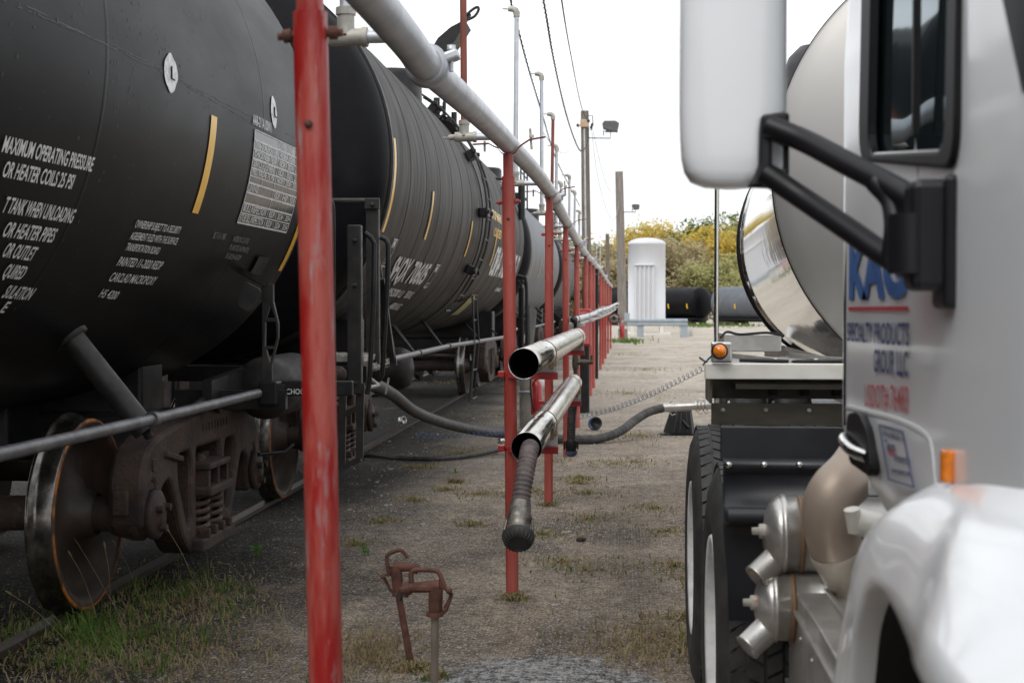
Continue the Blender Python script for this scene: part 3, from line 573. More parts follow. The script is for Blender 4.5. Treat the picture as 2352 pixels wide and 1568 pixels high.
# ---- car 2
G2 = (XT, 2.595, 1.536); Y20, Y21 = 10.66, 24.6
GL = 'tank cars coupled on the left track'
c2 = thing('tank_car', 'second black tank car with dusty banded jacket and large white SHQX 70605', 'tank car', (XT, Y20, 0), GL)
shell(c2, G2, Y20, Y21, M['tank2'], M['head'], .5, n=128)
rings = [Y20+.02+.93*i for i in range(15)]
s = MB()
for y in rings: s.lathe((XT, y, G2[1]), (0, 1, 0), [(-.006, G2[2]+.001), (-.006, G2[2]+.003), (.010, G2[2]+.003), (.012, G2[2]+.001)], 128)
s.build('jacket_seam', M['jband'], c2)
s = MB(); s.lathe((XT, Y20, G2[1]), (0, 1, 0), [(-.03, G2[2]-.02), (-.03, G2[2]+.012), (.03, G2[2]+.012), (.03, G2[2])], 128); s.build('end_ring', M['blacksteel'], c2)
for (pa, pb, w) in (((899, 316), (871, 530), .045), ((993, 440), (978, 551), .045), ((1083, 508), (1078, 592), .045), ((1139, 540), (1134, 612), .05)):
    a = on_cyl(*pa, *G2); b = on_cyl(*pb, *G2); s = MB(); yy = max(a[0], Y20+.09); cyl_patch(s, G2, yy-w, yy+w, a[1], b[1], .014, 14); s.build('reflective_strip', M['yellow'], c2)
s = MB(); a = on_cyl(1090, 675, *G2); b = on_cyl(1060, 720, *G2); cyl_patch(s, G2, a[0]-.4, a[0]+.35, a[1], b[1], .014, 8); s.build('reflective_strip', mat('dusty_yellow_panel', (.30, .26, .10), .5, var=.2, vscale=12), c2, 'wide dusty yellow panel low on the side')
s = MB(); GB = (G2[0], G2[1], G2[2])
a0 = on_cyl(897, 640, *G2); a1 = on_cyl(934, 645, *G2); b0 = on_cyl(948, 652, *G2); b1 = on_cyl(985, 655, *G2)
th0 = on_cyl(940, 648, *G2)[1]
cyl_text_at(s, G2, 'SHQX', 11.95, 12.86, -.612, .228, .03, .012); cyl_text_at(s, G2, '70605', 13.02, 14.08, -.620, .228, .03, .012)
s.build('reporting_mark', M['white'], c2)
s = MB(); cyl_text(s, G2, '95200 LI', (883, 676), (916, 681), .085, .02, .012); cyl_text(s, G2, '92670 KG', (924, 681), (938, 684), .085, .02, .012); cyl_text(s, G2, '4800 KG', (888, 706), (910, 710), .085, .02, .012)
s.build('weight_lettering', M['stencil'], c2)
s = MB()
for (pp, hh, ww) in (((991, 633), .215, .14), ((893, 580), .2, .1)):
    y, th = on_cyl(*pp, *G2); k = hh/G2[2]/1
    for (ya, yb, ta, tb2) in ((y-ww, y+ww, th+k/1.6, th+k/1.6-.006), (y-ww, y+ww, th-k/1.6, th-k/1.6+.006), (y-ww, y-ww+.012, th+k/1.6, th-k/1.6), (y+ww-.012, y+ww, th+k/1.6, th-k/1.6)): cyl_patch(s, G2, ya, yb, ta, tb2, .013, 5)
    cyl_text_at(s, G2, 'M', y-ww*.5, y+ww*.5, th+.03, .08, .01, .013); cyl_text_at(s, G2, 'C', y-ww*.4, y+ww*.4, th-.1, .08, .01, .013)
s.build('data_box', M['stencil'], c2)
s = MB(); y, th = on_cyl(1140, 508, *G2); cyl_text_at(s, G2, 'STOP MARK', y-.7, y+.7, th-.0, .12, .02, .013); cyl_text_at(s, G2, 'LOADED', y-.4, y+.7, th-.14, .12, .02, .013); s.build('yellow_lettering', M['yellow'], c2)
s = MB()
cyl_text_at(s, G2, 'DENATURED ALCOHOL', 19.8, 24.2, -.46, .42, .02, .013); cyl_text_at(s, G2, 'FLAMMABLE', 22.0, 22.9, -.62, .07, .02, .013); s.build('product_lettering', M['stencil'], c2)
# ladder on the side of car 2
yl = on_cyl(1100, 520, *G2)[0]; s = MB()
arcs = [1.05-.11*i for i in range(17)]
for dy in (-.22, .22): s.tube([cyl_pt(*G2, t, yl+dy, .11) for t in arcs]+[Vector((-1.83, yl+dy, 1.6)), Vector((-1.80, yl+dy*1.1, 1.05)), Vector((-1.86, yl+dy*1.2, .33))], .014, 6)
for i in range(14):
    t = 1.0-.15*i; p = cyl_pt(*G2, t, yl, .11)
    if t < -.85: break
    s.cyl(p-Vector((0, .22, 0)), p+Vector((0, .22, 0)), .011, 6)
for z in (1.55, 1.3, 1.02, .7, .36): s.cyl((-1.83, yl-.24, z), (-1.83, yl+.24, z), .011, 6)
s.tube([(-1.83, yl+.1, 1.02), (-1.86, yl-.1, .36)], .012, 6); s.build('side_ladder', M['dusty'], c2)
s = MB()
for t in (.9, .45, .0, -.45):
    p = cyl_pt(*G2, t, yl, .06); s.box(p, (.11, .30, .11), Matrix.Rotation(-t, 3, 'Y'), .01)
    for q in (-.22, .22): s.box(cyl_pt(*G2, t, yl+q, .12), (.05, .06, .05), None, .01)
s.build('ladder_standoff', M['blacksteel'], c2)
s = MB(); s.lathe((XT, yl+.34, G2[1]), (0, 1, 0), [(-.03, G2[2]), (-.03, G2[2]+.014), (.03, G2[2]+.014), (.03, G2[2])], 96); s.build('belly_band', M['dusty'], c2)
s = MB(); XR2 = -1.82
s.tube([ax(895, 826, XR2), ax(1030, 795, XR2), ax(1160, 774, XR2), (XR2, Y21-1, 1.08)], .026, 12)
for px, py_ in ((962, 811), (1030, 795), (1085, 786)): q = ax(px, py_, XR2); s.tube([(q.x, q.y-.02, q.z), (q.x, q.y+.02, q.z)], .036, 12)
zr2 = ax(1030, 795, XR2).z
s.build('side_rod', M['rod'], c2)
s = MB()
for (p, q) in (((985, 738), (1045, 800)), ((1048, 742), (1115, 800)), ((1125, 735), (1170, 790)), ((905, 738), (1050, 900))):
    pass
for px0, px1 in (((903, 748), 951), ((975, 742), 1015), ((1068, 745), 1100), ((1110, 748), 1140)):
    y, th = on_cyl(*px0, *G2); top = cyl_pt(*G2, th, y, 0); r0 = ax(px1, 806, XR2); r0.z = zr2
    s.prism([top+Vector((-.05, -.15, .05)), top+Vector((-.05, .15, .05)), r0+Vector((0, .03, 0)), r0+Vector((0, -.03, 0))], (.014, 0, .014))
s.build('rod_bracket', M['dusty'], c2)
for ye, yy in ((Y20+.1, Y20+1), (Y21+.1, Y21-1)):
    s = MB(); s.box((XT, ye, .88), (.42, 2.4, .32), None, .02); s.box((XT, yy, .80), (1.9, .42, .26), None, .02); s.box((XT, yy, 1.15), (2.2, .4, .45), None, .02); s.build('stub_sill', M['blacksteel'], c2)
s = MB(); s.box((XT, 9.95, .88), (.26, .7, .24), None, .05); s.box((XT+.05, 9.7, .88), (.38, .22, .3), None, .05); s.build('coupler', M['cast'], c2)
# end platform of car 2: posts, grab irons, running board
YP = 8.95; Pq = lambda x, y, Y=YP: ay(x, y, Y)
s = MB()
def post_px(mb, x0, x1, yt, yb, Y, d=.07):
    a = ay(x0, yt, Y); b = ay(x1, yb, Y); mb.box(((a.x+b.x)/2, Y, (a.z+b.z)/2), (abs(b.x-a.x), d, abs(a.z-b.z)), None, .008)
post_px(s, 799, 832, 517, 905, 8.85)
for q in ((815, 552, 8.81), (815, 880, 8.81), (815, 655, 8.81)): s.lathe(ay(*q), (0, -1, 0), [(-.01, .016), (.012, .014), (.016, .008), (.016, 0)], 10)
s.build('end_post', M['dusty'], c2)
s = MB(); post_px(s, 842, 872, 458, 835, 9.5)
a = Pq(755, 462, 9.5); b = Pq(872, 462, 9.5); s.cyl(a, b+Vector((-.06, 0, 0)), .022, 10); s.box(Pq(855, 468, 9.46), (.10, .03, .075), None, .006)
for q in ((855, 470, 9.44),): s.lathe(ay(*q), (0, -1, 0), [(-.01, .016), (.012, .014), (.016, .008), (.016, 0)], 10)
s.build('end_post', M['dusty'], c2)
s = MB()
s.tube(spline([Pq(757, 458, 9.0), Pq(765, 480, 9.0), Pq(766, 600, 9.0), Pq(767, 830, 9.0)], 16), .014, 8)
s.tube([Pq(838, 535, 8.8), Pq(852, 545, 8.8), Pq(860, 560, 8.8), Pq(858, 700, 8.8), Pq(848, 880, 8.8), Pq(843, 905, 8.8)], .016, 8)
s.tube([Pq(874, 545, 9.5), Pq(886, 550, 9.5), Pq(892, 562, 9.5), Pq(890, 650, 9.5), Pq(878, 860, 9.5), Pq(872, 872, 9.5), Pq(850, 876, 9.5)], .017, 8)
s.build('grab_iron', M['blacksteel'], c2)
s = MB(); bar(s, Pq(853, 560, 9.6), Pq(868, 820, 9.6), .035, .03); bar(s, Pq(873, 640, 9.6), Pq(898, 830, 9.9), .06, .03); bar(s, Pq(866, 600, 9.9), Pq(905, 840, 9.9), .045, .02); s.build('platform_brace', M['dusty'], c2)
s = MB(); flat_text(s, '% %', Pq(888, 800, 9.85), Pq(897, 800, 9.85), (0, 0, .05), (0, 0, 0), .03); s.build('brace_marks', M['white'], c2)
s = MB(); s.box((-1.90, 9.28, 1.145), (.44, .5, .035)); 
for i in range(7):
    for j in range(9):
        s.box((-2.07+.055*i, 9.06+.055*j, 1.165), (.03, .03, .012))
s.build('tread_plate', M['galvdull'], c2)
s = MB(); p = Pq(830, 850, 9.0); q = Pq(893, 826, 9.75)
s.prism([Pq(826, 830, 9.0), Pq(895, 808, 9.9), Pq(895, 842, 9.9), Pq(826, 862, 9.0)], (-.04, 0, 0)); s.box((-2.3, 9.0, 1.05), (1.3, .06, .1)); s.build('running_board_edge', M['blacksteel'], c2)
s = MB(); A, B = Pq(829, 856, 8.995), Pq(893, 834, 9.87); v, f, w = glyphs('2 INCH TREAD SHOES', .02)
s.add([A.lerp(B, p_[0])+Vector((.006, -.004, 0))+Vector((0, 0, .038*p_[1])) for p_ in v], f); s.build('beam_lettering', M['white'], c2)
s = MB()  # sill step
for x0, dy in ((785, 0), (826, .0)):
    bar(s, Pq(x0+3, 880, 8.85), Pq(x0, 1072 if x0 < 800 else 1052, 8.85), .045, .03)
for yy in (945, 1065): bar(s, Pq(787, yy+8, 8.85), Pq(828, yy-12, 8.85), .02, .035, (0, 1, 0))
s.build('sill_step', M['dusty'], c2)
s = MB(); s.tube(spline([Pq(765, 862, 8.9), Pq(785, 878, 8.85), Pq(792, 888, 8.85), Pq(788, 900, 8.85), Pq(768, 912, 8.85)], 12), .010, 8); s.tube([Pq(893, 868, 9.9), Pq(886, 905, 9.9)], .008, 6); s.tube([Pq(838, 892, 8.85), Pq(870, 885, 9.0), Pq(852, 870, 9.2)], .012, 6); s.build('uncoupling_lever', M['galvdull'], c2)
b = MB(); b.lathe(Pq(775, 860, 8.6), (0, -1, 0), [(-.05, .05), (.02, .05), (.03, .03), (.05, .03), (.05, 0)], 14); b.build('valve_body', M['cast'], c2)
rail_truck(c2, XT, 11.35, 2); rail_truck(c2, XT, Y21-1, 1)
s = MB(); s.lathe((-2.2, 13.9, .86), (1, 0, 0), [(-.7, 0), (-.66, .15), (-.58, .21), (.0, .21), (.08, .17), (.12, 0)], 24); s.build('air_reservoir', M['dusty'], c2)
s = MB(); s.box((-3.3, 15.5, .7), (.5, 1.0, .3), None, .05); s.lathe((XT, 16.9, 1.0), (0, 0, -1), [(-.3, .3), (.3, .2), (.5, .12), (.55, 0)], 18); s.build('bottom_fittings', M['blacksteel'], c2)
# far rail truck of photo (about x 1110) and dome gear
rail_truck_Y = 21.5
s = MB(); q = ay(905, 210, 15.2); s.lathe((q.x, 15.2, 3.45), (0, 0, 1), [(-.1, .31), (.48, .30), (.54, .27), (.56, 0)], 24); s.box((q.x+.28, 15.2, 3.93), (.2, .1, .04)); s.build('manway_nozzle', M['blacksteel'], c2)
YH = 17.2; H = lambda x, y, Y=YH: ay(x, y, Y)
s = MB(); cover = [H(985, 122), H(1005, 88), H(1035, 62), H(1068, 45), H(1072, 52), H(1055, 78), H(1035, 108), H(1020, 122), H(1015, 115), H(1004, 130), H(992, 134)]
s.prism(cover, (.0, .5, .0)); s.prism([H(1062, 44), H(1076, 28), H(1082, 33), H(1068, 56)], (0, .06, 0)); s.build('hatch_cover', M['blacksteel'], c2)
s = MB(); s.tube(spline([H(1070, 36), H(1086, 22), H(1097, 17), H(1099, 24), H(1090, 38), H(1074, 46)], 18), .018, 6); s.build('hatch_handle', M['blacksteel'], c2)
s = MB()
for x0, y0, y1, r in ((1003, 225, 330, .04), (1020, 235, 300, .022), (1043, 258, 345, .035), (1021, 115, 250, .02)): s.cyl(H(x0, y0), H(x0, y1), r, 8)
s.tube([H(1003, 305), H(1043, 340)], .02, 6); s.tube([H(990, 310), H(1048, 312)], .016, 6); s.build('hatch_frame', M['blacksteel'], c2)
s = MB(); a = H(952, 262); b = H(1015, 262)
for i in range(9): s.box((a.x+.02+.05*i*1.1, YH+.2, a.z-.04-.012*i), (.035, 1.3, .03))
for j in range(7): s.box(((a.x+b.x)/2+.06, YH-.4+.22*j, (a.z)-.06), (.55, .03, .05), Matrix.Rotation(.25, 3, 'Y'))
bar(s, H(1010, 268, YH-.45), H(1050, 318, YH-.2), .03, .12, (0, 1, 0)); s.build('grating', M['blacksteel'], c2)
s = MB(); s.tube([H(1130, 410, 22), H(1178, 412, 22), H(1182, 470, 22)], .025, 6); s.tube([H(1130, 430, 22), H(1175, 434, 22)], .02, 6); s.cyl(H(1198, 425, 24), H(1198, 505, 24), .06, 8); s.build('platform_rail', M['blacksteel'], c2)
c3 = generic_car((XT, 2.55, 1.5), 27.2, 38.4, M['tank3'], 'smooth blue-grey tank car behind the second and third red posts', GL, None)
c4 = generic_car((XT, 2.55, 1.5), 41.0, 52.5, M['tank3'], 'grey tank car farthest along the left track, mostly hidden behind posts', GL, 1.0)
# end ladders of car 3
s = MB()
for x0 in (1197, 1206): s.tube(spline([ay(x0-8, 645, 25.6), ay(x0, 655, 25.6), ay(x0+2, 690, 25.6), ay(x0+2, 830, 25.6)], 12), .02, 6)
s.tube(spline([ay(1185, 633, 25.4), ay(1200, 637, 25.4), ay(1209, 652, 25.4), ay(1211, 790, 25.4)], 14), .03, 8)
for k in range(5): s.box(ay(1194+k*1.5, 740, 25.7), (.05, .06, 1.25), None, .01)
s.build('grab_iron', M['blacksteel'], c3)
s = MB(); s.prism([ay(1212, 700, 26.2), ay(1230, 712, 26.6), ay(1222, 795, 26.6), ay(1213, 795, 26.2)], (.03, 0, 0)); s.build('end_gusset', M['dusty'], c3)
# far cars, in a line running obliquely to the right
TM = Matrix.Translation((7.3, 113, -.70)) @ Matrix.Rotation(math.radians(45), 4, 'Z') @ Matrix.Scale(.9, 4)
def far_car(dy, label, m):
    global TM
    keep = TM; TM = keep @ Matrix.Translation((0, dy, 0)); o = Vector((TM.translation.x, TM.translation.y, TM.translation.z))
    c = thing('tank_car', label, 'tank car', o, 'tank cars parked beyond the yard')
    g_ = (0, 2.5, 1.42); shell(c, g_, 0, 12, m, M['head'], n=48)
    s = MB(); s.box((0, 6, 1.0), (.5, 13.2, .25)); s.box((0, 6, 1.12), (2.2, 12.5, .07)); s.build('stub_sill', M['blacksteel'], c)
    s = MB(); s.lathe((0, 6, 3.8), (0, 0, 1), [(0, .5), (.45, .5), (.5, 0)], 18); s.box((0, 6, 4.15), (1.9, 2.4, .04)); s.build('dome', M['blacksteel'], c)
    for i in range(6):
        for sd in (0, PI):
            s = MB(); yy = .3+i*2.25; s.grid([[cyl_pt(*g_, sd+(-.05-.3*k/6 if sd == 0 else .05+.3*k/6), y, .02) for k in range(7)] for y in (yy-.07, yy+.07)]); s.build('reflective_strip', M['yellow'], c)
    for yy in (1.2, 10.8): rail_truck(c, 0, yy, 1)
    TM = keep
far_car(2.2, 'small far black tank car just right of the white storage tank', M['tank1'])
far_car(-12.3, 'small far grey tank car nearer the trailer, partly hidden by it', M['tank3'])
TM = Matrix.Identity(4)

# ---------------------------------------------------------------- red posts, overhead pipe, risers
PIPE = [(-.60, -1.5, 2.20), (-.60, 3.39, 2.22), (-.60, 4.23, 2.215), (-.595, 5.6, 2.26), (-.60, 7.2, 2.312), (-.575, 9, 2.33), (-.57, 10.6, 2.335), (-.575, 11.3, 2.33), (-.58, 14, 2.29),
        (-.59, 18.5, 2.235), (-.59, 23, 2.225), (-.585, 27, 2.23), (-.585, 31, 2.25), (-.57, 36, 2.2), (-.55, 42, 2.15), (-.5, 50, 2.1)]
def pipe_at(y):
    for a, b in zip(PIPE, PIPE[1:]):
        if a[1] <= y <= b[1]: return Vector(a).lerp(Vector(b), (y-a[1])/(b[1]-a[1]))
op = thing('overhead_pipe', 'long galvanized pipe carried along the tops of the red posts', 'pipe', (-.6, 0, 0))
s = MB(); s.tube(spline(PIPE, 120), .049, 24); s.build('pipe', M['galv'], op)
for y in (4.28, 11.25, 17.7, 24.1, 30.5, 37):
    p = pipe_at(y); s = MB(); s.lathe(p, (0, 1, 0), [(-.045, .049), (-.045, .062), (-.02, .066), (.02, .066), (.045, .062), (.045, .049)], 24)
    for k in (-1, 1):
        w = .35*k if k > 0 else PI-.6; d = Vector((math.cos(w), 0, math.sin(w))); c = p+d*.078; s.box(c, (.05, .06, .03), Matrix.Rotation(-w, 3, 'Y'), .008); s.cyl(c+Vector((0, 0, -.045)), c+Vector((0, 0, .03)), .007, 8); s.lathe(c+Vector((0, 0, .02)), (0, 0, 1), [(0, .014), (.014, .014), (.014, 0)], 6)
    s.build('coupling', M['galv'], op)
posts = [  # base x, base y, lean dx to the top, label
 (2.66, -.554, -.044, 'nearest red post, broad and badly peeling to grey, in front of the first tank car'),
 (7.23, -.578, -.022, 'red post carrying both stainless tubes at its front, with the hanging hose before it'),
 (10.59, -.575, .005, 'red post carrying the rear ends of both stainless tubes, with a yellow scar'),
 (13.9, -.58, -.01, 'fourth red post from the camera, at the end cap of the silver service pipe'),
 (17.2, -.585, -.01, 'fifth red post from the camera, beside the dark valve pipe'),
 (20.5, -.58, 0, 'sixth red post from the camera'), (23.2, -.58, 0, 'seventh red post from the camera'), (25.4, -.58, 0, 'eighth red post from the camera, just before the black post'),
 (32.5, -.58, 0, 'ninth red post, first one after the black post'), (35.5, -.57, 0, 'tenth red post, second one after the black post'), (39, -.56, 0, 'eleventh red post, third one after the black post'),
 (43, -.54, 0, 'twelfth red post, second to last of the row'), (47.5, -.51, 0, 'last and farthest red post of the row')]
for i, (y, x, lean, lab) in enumerate(posts):
    t = pipe_at(y); tx_ = x+lean; zt = t.z-.052 if i else 2.16
    o = thing('red_post', lab, 'post', (x, y, 0), 'red posts in a row under the overhead pipe')
    mm = M['rednear'] if i == 0 else M['red']; split = zt-(.115 if i == 1 else .1+.03*rnd.random()); f = lambda z: Vector((x+(tx_-x)*z/zt, y, z))
    n = 32 if i < 3 else 16
    s = MB(); s.tube([f(-.05), f(split)], .0325, n); s.build('post_pipe', mm, o)
    s = MB(); s.tube([f(split-.02), f(zt)], .026, n); s.build('inner_pipe', mm, o)
    bp = f(2.02 if i else 2.01)
    s = MB(); s.tube([bp+Vector((-.062, 0, -.006)), bp+Vector((.062, 0, 0))], .0075, 8); s.tube([bp+Vector((-.052, 0, -.006)), bp+Vector((-.036, 0, -.004))], .013, 6); s.tube([bp+Vector((.036, 0, 0)), bp+Vector((.052, 0, 0))], .013, 6); s.build('cross_bolt', M['red'] if i else M['rust'], o)
    s = MB(); q = f(1.835 if i == 0 else 1.93); s.lathe(q+Vector((0, -.031, 0)), (0, -1, 0), [(0, .008), (.006, .008), (.008, 0)], 10); s.build('bolt', M['rust'], o)
    if i:  # saddle strap under the pipe
        s = MB(); c = t; R_ = .055; pts = [c+Vector((-.17, 0, -.005 if i % 2 else .01))]+[c+Vector((-.10, 0, -.002))]
        pts = [c+Vector((-.18, 0, 0)), c+Vector((-.10, 0, .004)), c+Vector((-.075, 0, -.01))]+[c+Vector((R_*math.cos(w), 0, R_*math.sin(w))) for w in [PI+.35+(PI-.7)*k/10 for k in range(11)]]+[c+Vector((.075, 0, 0)), c+Vector((.11, 0, .022)), c+Vector((.19, 0, .035))]
        rows = [[p+Vector((0, dy, dz)) for p in pts] for dy, dz in ((-.019, 0), (.019, 0), (.019, -.005), (-.019, -.005), (-.019, 0))]
        s.grid(rows, False); s.build('saddle_strap', M['rustpipe'], o)
        s = MB(); s.cyl(c+Vector((.12, 0, -.03)), c+Vector((.112, 0, .075)), .006, 8); s.cyl(c+Vector((-.12, 0, -.04)), c+Vector((-.12, 0, .015)), .006, 8); s.lathe(c+Vector((.119, 0, .03)), (0, 0, 1), [(0, .013), (.014, .013), (.014, 0)], 6); s.build('strap_bolt', M['galvdull'], o)
o = thing('black_post', 'single thin black post standing among the far red posts', 'post', (-.585, 28.5, 0)); s = MB(); s.cyl((-.585, 28.5, 0), (-.585, 28.5, 2.16), .034, 14); s.build('post_pipe', M['blacksteel'], o)
s = MB(); s.lathe((-.585, 28.5, 2.16), (0, 0, 1), [(0, .045), (.03, .045), (.03, 0)], 12); s.build('post_cap', M['blacksteel'], o)
risers = [(3.86, -.765, 3.6, 0), (6.93, -.79, 3.6, 1), (9.97, -.775, 3.53, 0), (12.85, -.76, 3.54, 0), (14.6, -.765, 3.41, 1), (15.6, -.765, 3.2, 0), (17.0, -.79, 2.92, 0), (19.2, -.765, 3.2, 0), (20.9, -.765, 3.12, 0), (23.2, -.77, 2.98, 0), (34, -.7, 2.9, 0), (38, -.7, 3.0, 0)]
rlab = ['vertical riser nearest the camera, beside the peeling post, its tee stained red', 'rust-streaked riser pipe crossing in front of the open tank hatch', 'tall pale grey riser reaching the top of the sky, elbow at its tip', 'second pale riser with elbow, just right of the tallest one',
        'rust-red riser pipe right of the pale risers', 'short pale riser close behind the rust-red one', 'low grey riser left of the wooden pole', 'thin riser with tilted elbow just left of the wooden pole', 'thin riser nearest the left side of the wooden pole', 'low riser touching the wooden pole in view',
        'far tiny riser left of the third pole', 'farthest tiny riser along the pipe']
for (y, x, zt, rusty), lab in zip(risers, rlab):
    p = pipe_at(y); zt2 = p.z+.01; ln_ = rnd.uniform(-.02, .02)
    o = thing('riser_pipe', lab, 'pipe', (x, y, zt2), 'riser pipes standing off the overhead pipe')
    s = MB(); s.tube([(x, y, zt2+.03), (x+ln_, y, zt)], .0168, 14); s.build('riser', M['rustpipe'] if rusty else M['galv'], o)
    s = MB(); s.tube([(x-.045, y, zt2), (x+.05, y, zt2)], .024, 12); s.tube([(x, y, zt2), (x, y, zt2+.062)], .024, 12); s.tube([(x, y, zt2+.06), (x, y, zt2+.08)], .028, 12); s.tube([(x+.045, y, zt2), (x+.06, y, zt2)], .028, 12); s.tube([(x-.075, y, zt2-.003), (x-.045, y, zt2)], .014, 8); s.tube([(x-.105, y, zt2-.004), (x-.075, y, zt2-.003)], .004, 6); s.build('tee', M['galvdull'], o)
    s = MB(); s.tube([(x+.055, y, zt2), (p.x-.04, y, zt2)], .018, 12); s.build('nipple', M['galv'], o)
    s = MB(); e = Vector((x+ln_, y, zt)); s.tube([e+Vector((0, 0, -.03)), e, e+Vector((-.006, 0, .016)), e+Vector((-.028, 0, .028)), e+Vector((-.06, 0, .028))], [.022, .024, .024, .022, .018], 10); s.tube([e+Vector((-.06, 0, .028)), e+Vector((-.10, 0, .03))], .005, 6); s.build('elbow', M['galvdull'], o)

# ---------------------------------------------------------------- stainless tubes and hoses on the posts
for z0, x0, x1, lab in ((1.246, -.432, -.377, 'upper stainless tube, open and empty, on red brackets'), (.891, -.42, -.403, 'lower stainless tube on red brackets, with a hose hanging out of its mouth')):
    o = thing('steel_tube', lab, 'tube', (x0, 6, z0), 'stainless hose tubes on the posts')
    A = Vector((x0, 6.0, z0)); B = Vector((x1, 10.95, z0)); d = B-A; L_ = d.length; s = MB(); s.lathe(A, d, [(0, .066), (L_*.25, .066), (L_*.5, .066), (L_, .066), (L_, .0645), (0, .0645)], 48, close=True); s.build('tube_wall', M['stainless'], o)
    s = MB(); s.lathe(A, d, [(.012, .0642), (L_-.012, .0642)], 40); s.build('tube_shade', M['tubeshade'], o)  # added black sleeve, paints the shade inside the open tube
    for yb, xp in ((7.23, -.578), (10.59, -.575)):
        c = A.lerp(B, (yb-6)/4.95)
        s = MB(); s.lathe(c+Vector((0, -.02, 0)), d, [(-.006, .0665), (-.006, .069), (.006, .069), (.006, .0665)], 36); s.box(c+Vector((.058, -.02, -.046)), (.02, .03, .03), None, .003); s.box(c+Vector((.04, -.02, -.066)), (.02, .03, .03), None, .003); s.build('band_clamp', mat('rusty_band', (.35, .27, .13), .4, metal=.6, col2=(.2, .1, .04), vscale=30), o)
        s = MB(); zb = c.z-(.093 if z0 > 1 else .115)
        s.prism([c+Vector((-.05, .02, -.12)), c+Vector((.068, .02, -.12)), c+Vector((.068, .02, -.01))]+[c+Vector((.066*math.cos(w), .02, .066*math.sin(w))) for w in [-.25-1.9*k/8 for k in range(9)]], (0, .02, 0))
        s.build('saddle', M['galv'], o)
        s = MB(); s.prism([Vector((xp-.02, yb-.052, zb)), Vector((c.x+.075, yb-.052, zb)), Vector((c.x+.075, yb-.052, zb-.036)), Vector((c.x-.03, yb-.052, zb-.036)), Vector((xp-.02, yb-.052, zb-.028))], (0, .018, 0)); s.box(((xp+c.x)/2+.03, yb-.02, zb-.003), (c.x-xp+.07, .075, .006)); s.build('bracket_arm', M['redclean'], o)
        s = MB(); s.lathe((xp, yb, zb-.015), (0, 0, 1), [(-.006, .034), (-.006, .039), (.006, .039), (.006, .034)], 24); s.box((xp-.055, yb-.01, zb-.012), (.035, .05, .03), None, .003); s.build('post_clamp', M['redclean'], o)
def ribbed(pts, r, rib, pitch, n=20, step=None):
    P = resample(spline(pts, 160), pitch/4); return P, [r+rib*(.5+.5*math.cos(2*PI*i/4)) for i in range(len(P))]
o = thing('capped_hose', 'brown ribbed hose hanging from the lower stainless tube, black ridged cap at its end', 'hose', ay(1190, 1240, 5.75), 'ribbed hoses stored in the tubes')
pts = [Vector((-.418, 7.2, .86)), Vector((-.419, 6.3, .852)), ay(1217, 1030, 5.98), ay(1209, 1070, 5.88), ay(1199, 1130, 5.82), ay(1194, 1188, 5.78)]
P, rr_ = ribbed(pts, .0355, .0045, .020); s = MB(); s.tube(P, rr_, 20); s.build('hose_body', M['hosebrown'], o)
d = (ay(1190, 1240, 5.70)-ay(1194, 1188, 5.76)).normalized(); c = ay(1194, 1180, 5.775)
s = MB(); s.lathe(c, d, [(-.05, .043), (-.03, .046), (.0, .045), (.015, .052), (.03, .052), (.04, .045), (.07, .047), (.085, .055), (.09, .055)], 24)
for k in (-1, 1): s.tube([c+d*.02+Vector((k*.05, 0, 0)), c+d*.07+Vector((k*.058, 0, 0)), c+d*.1+Vector((k*.052, 0, 0))], .006, 6)
s.build('coupling', M['grimy'], o); 
s = MB(); dd = Vector((.04, -.8, -.6)).normalized(); cc = c+d*.085
s.lathe(cc, dd, [(0, .048), (.01, .058), (.018, .067), (.03, .066), (.045, .058), (.055, .052), (.056, .036), (.05, .0)], 40)
for k in range(22):
    w = 2*PI*k/22; a_ = dd.orthogonal().normalized(); b_ = dd.cross(a_); e = a_*math.cos(w)+b_*math.sin(w); s.tube([cc+dd*.026+e*.063, cc+dd*.052+e*.054, cc+dd*.058+e*.040], .0045, 6)
s.build('end_cap', M['rubber'], o)
o = thing('capped_hose', 'short dark ribbed hose hanging from the rear end of the lower tube', 'hose', ay(1311, 1040, 11), 'ribbed hoses stored in the tubes')
P, rr_ = ribbed([Vector((-.404, 10.2, .885)), Vector((-.403, 10.9, .885)), ay(1321, 905, 11.02), ay(1314, 945, 11.05), ay(1312, 985, 11.05), ay(1312, 1012, 11.05)], .032, .004, .022); s = MB(); s.tube(P, rr_, 16); s.build('hose_body', M['hose'], o)
q = ay(1312, 1010, 11.05); s = MB(); s.lathe(q, (0, 0, -1), [(0, .038), (.02, .045), (.06, .045), (.07, .04), (.09, .04)], 20)
for k in (-1, 1): s.box(q+Vector((k*.052, 0, -.04)), (.012, .02, .07), None, .004)
s.build('coupling', M['blacksteel'], o); s = MB(); s.lathe(q+Vector((0, 0, -.085)), (0, 0, -1), [(0, .047), (.014, .050), (.03, .042), (.045, .025), (.05, 0)], 20); s.build('end_cap', mat('blue_grey_cap', (.06, .09, .14), .35, var=.4, vscale=30), o)
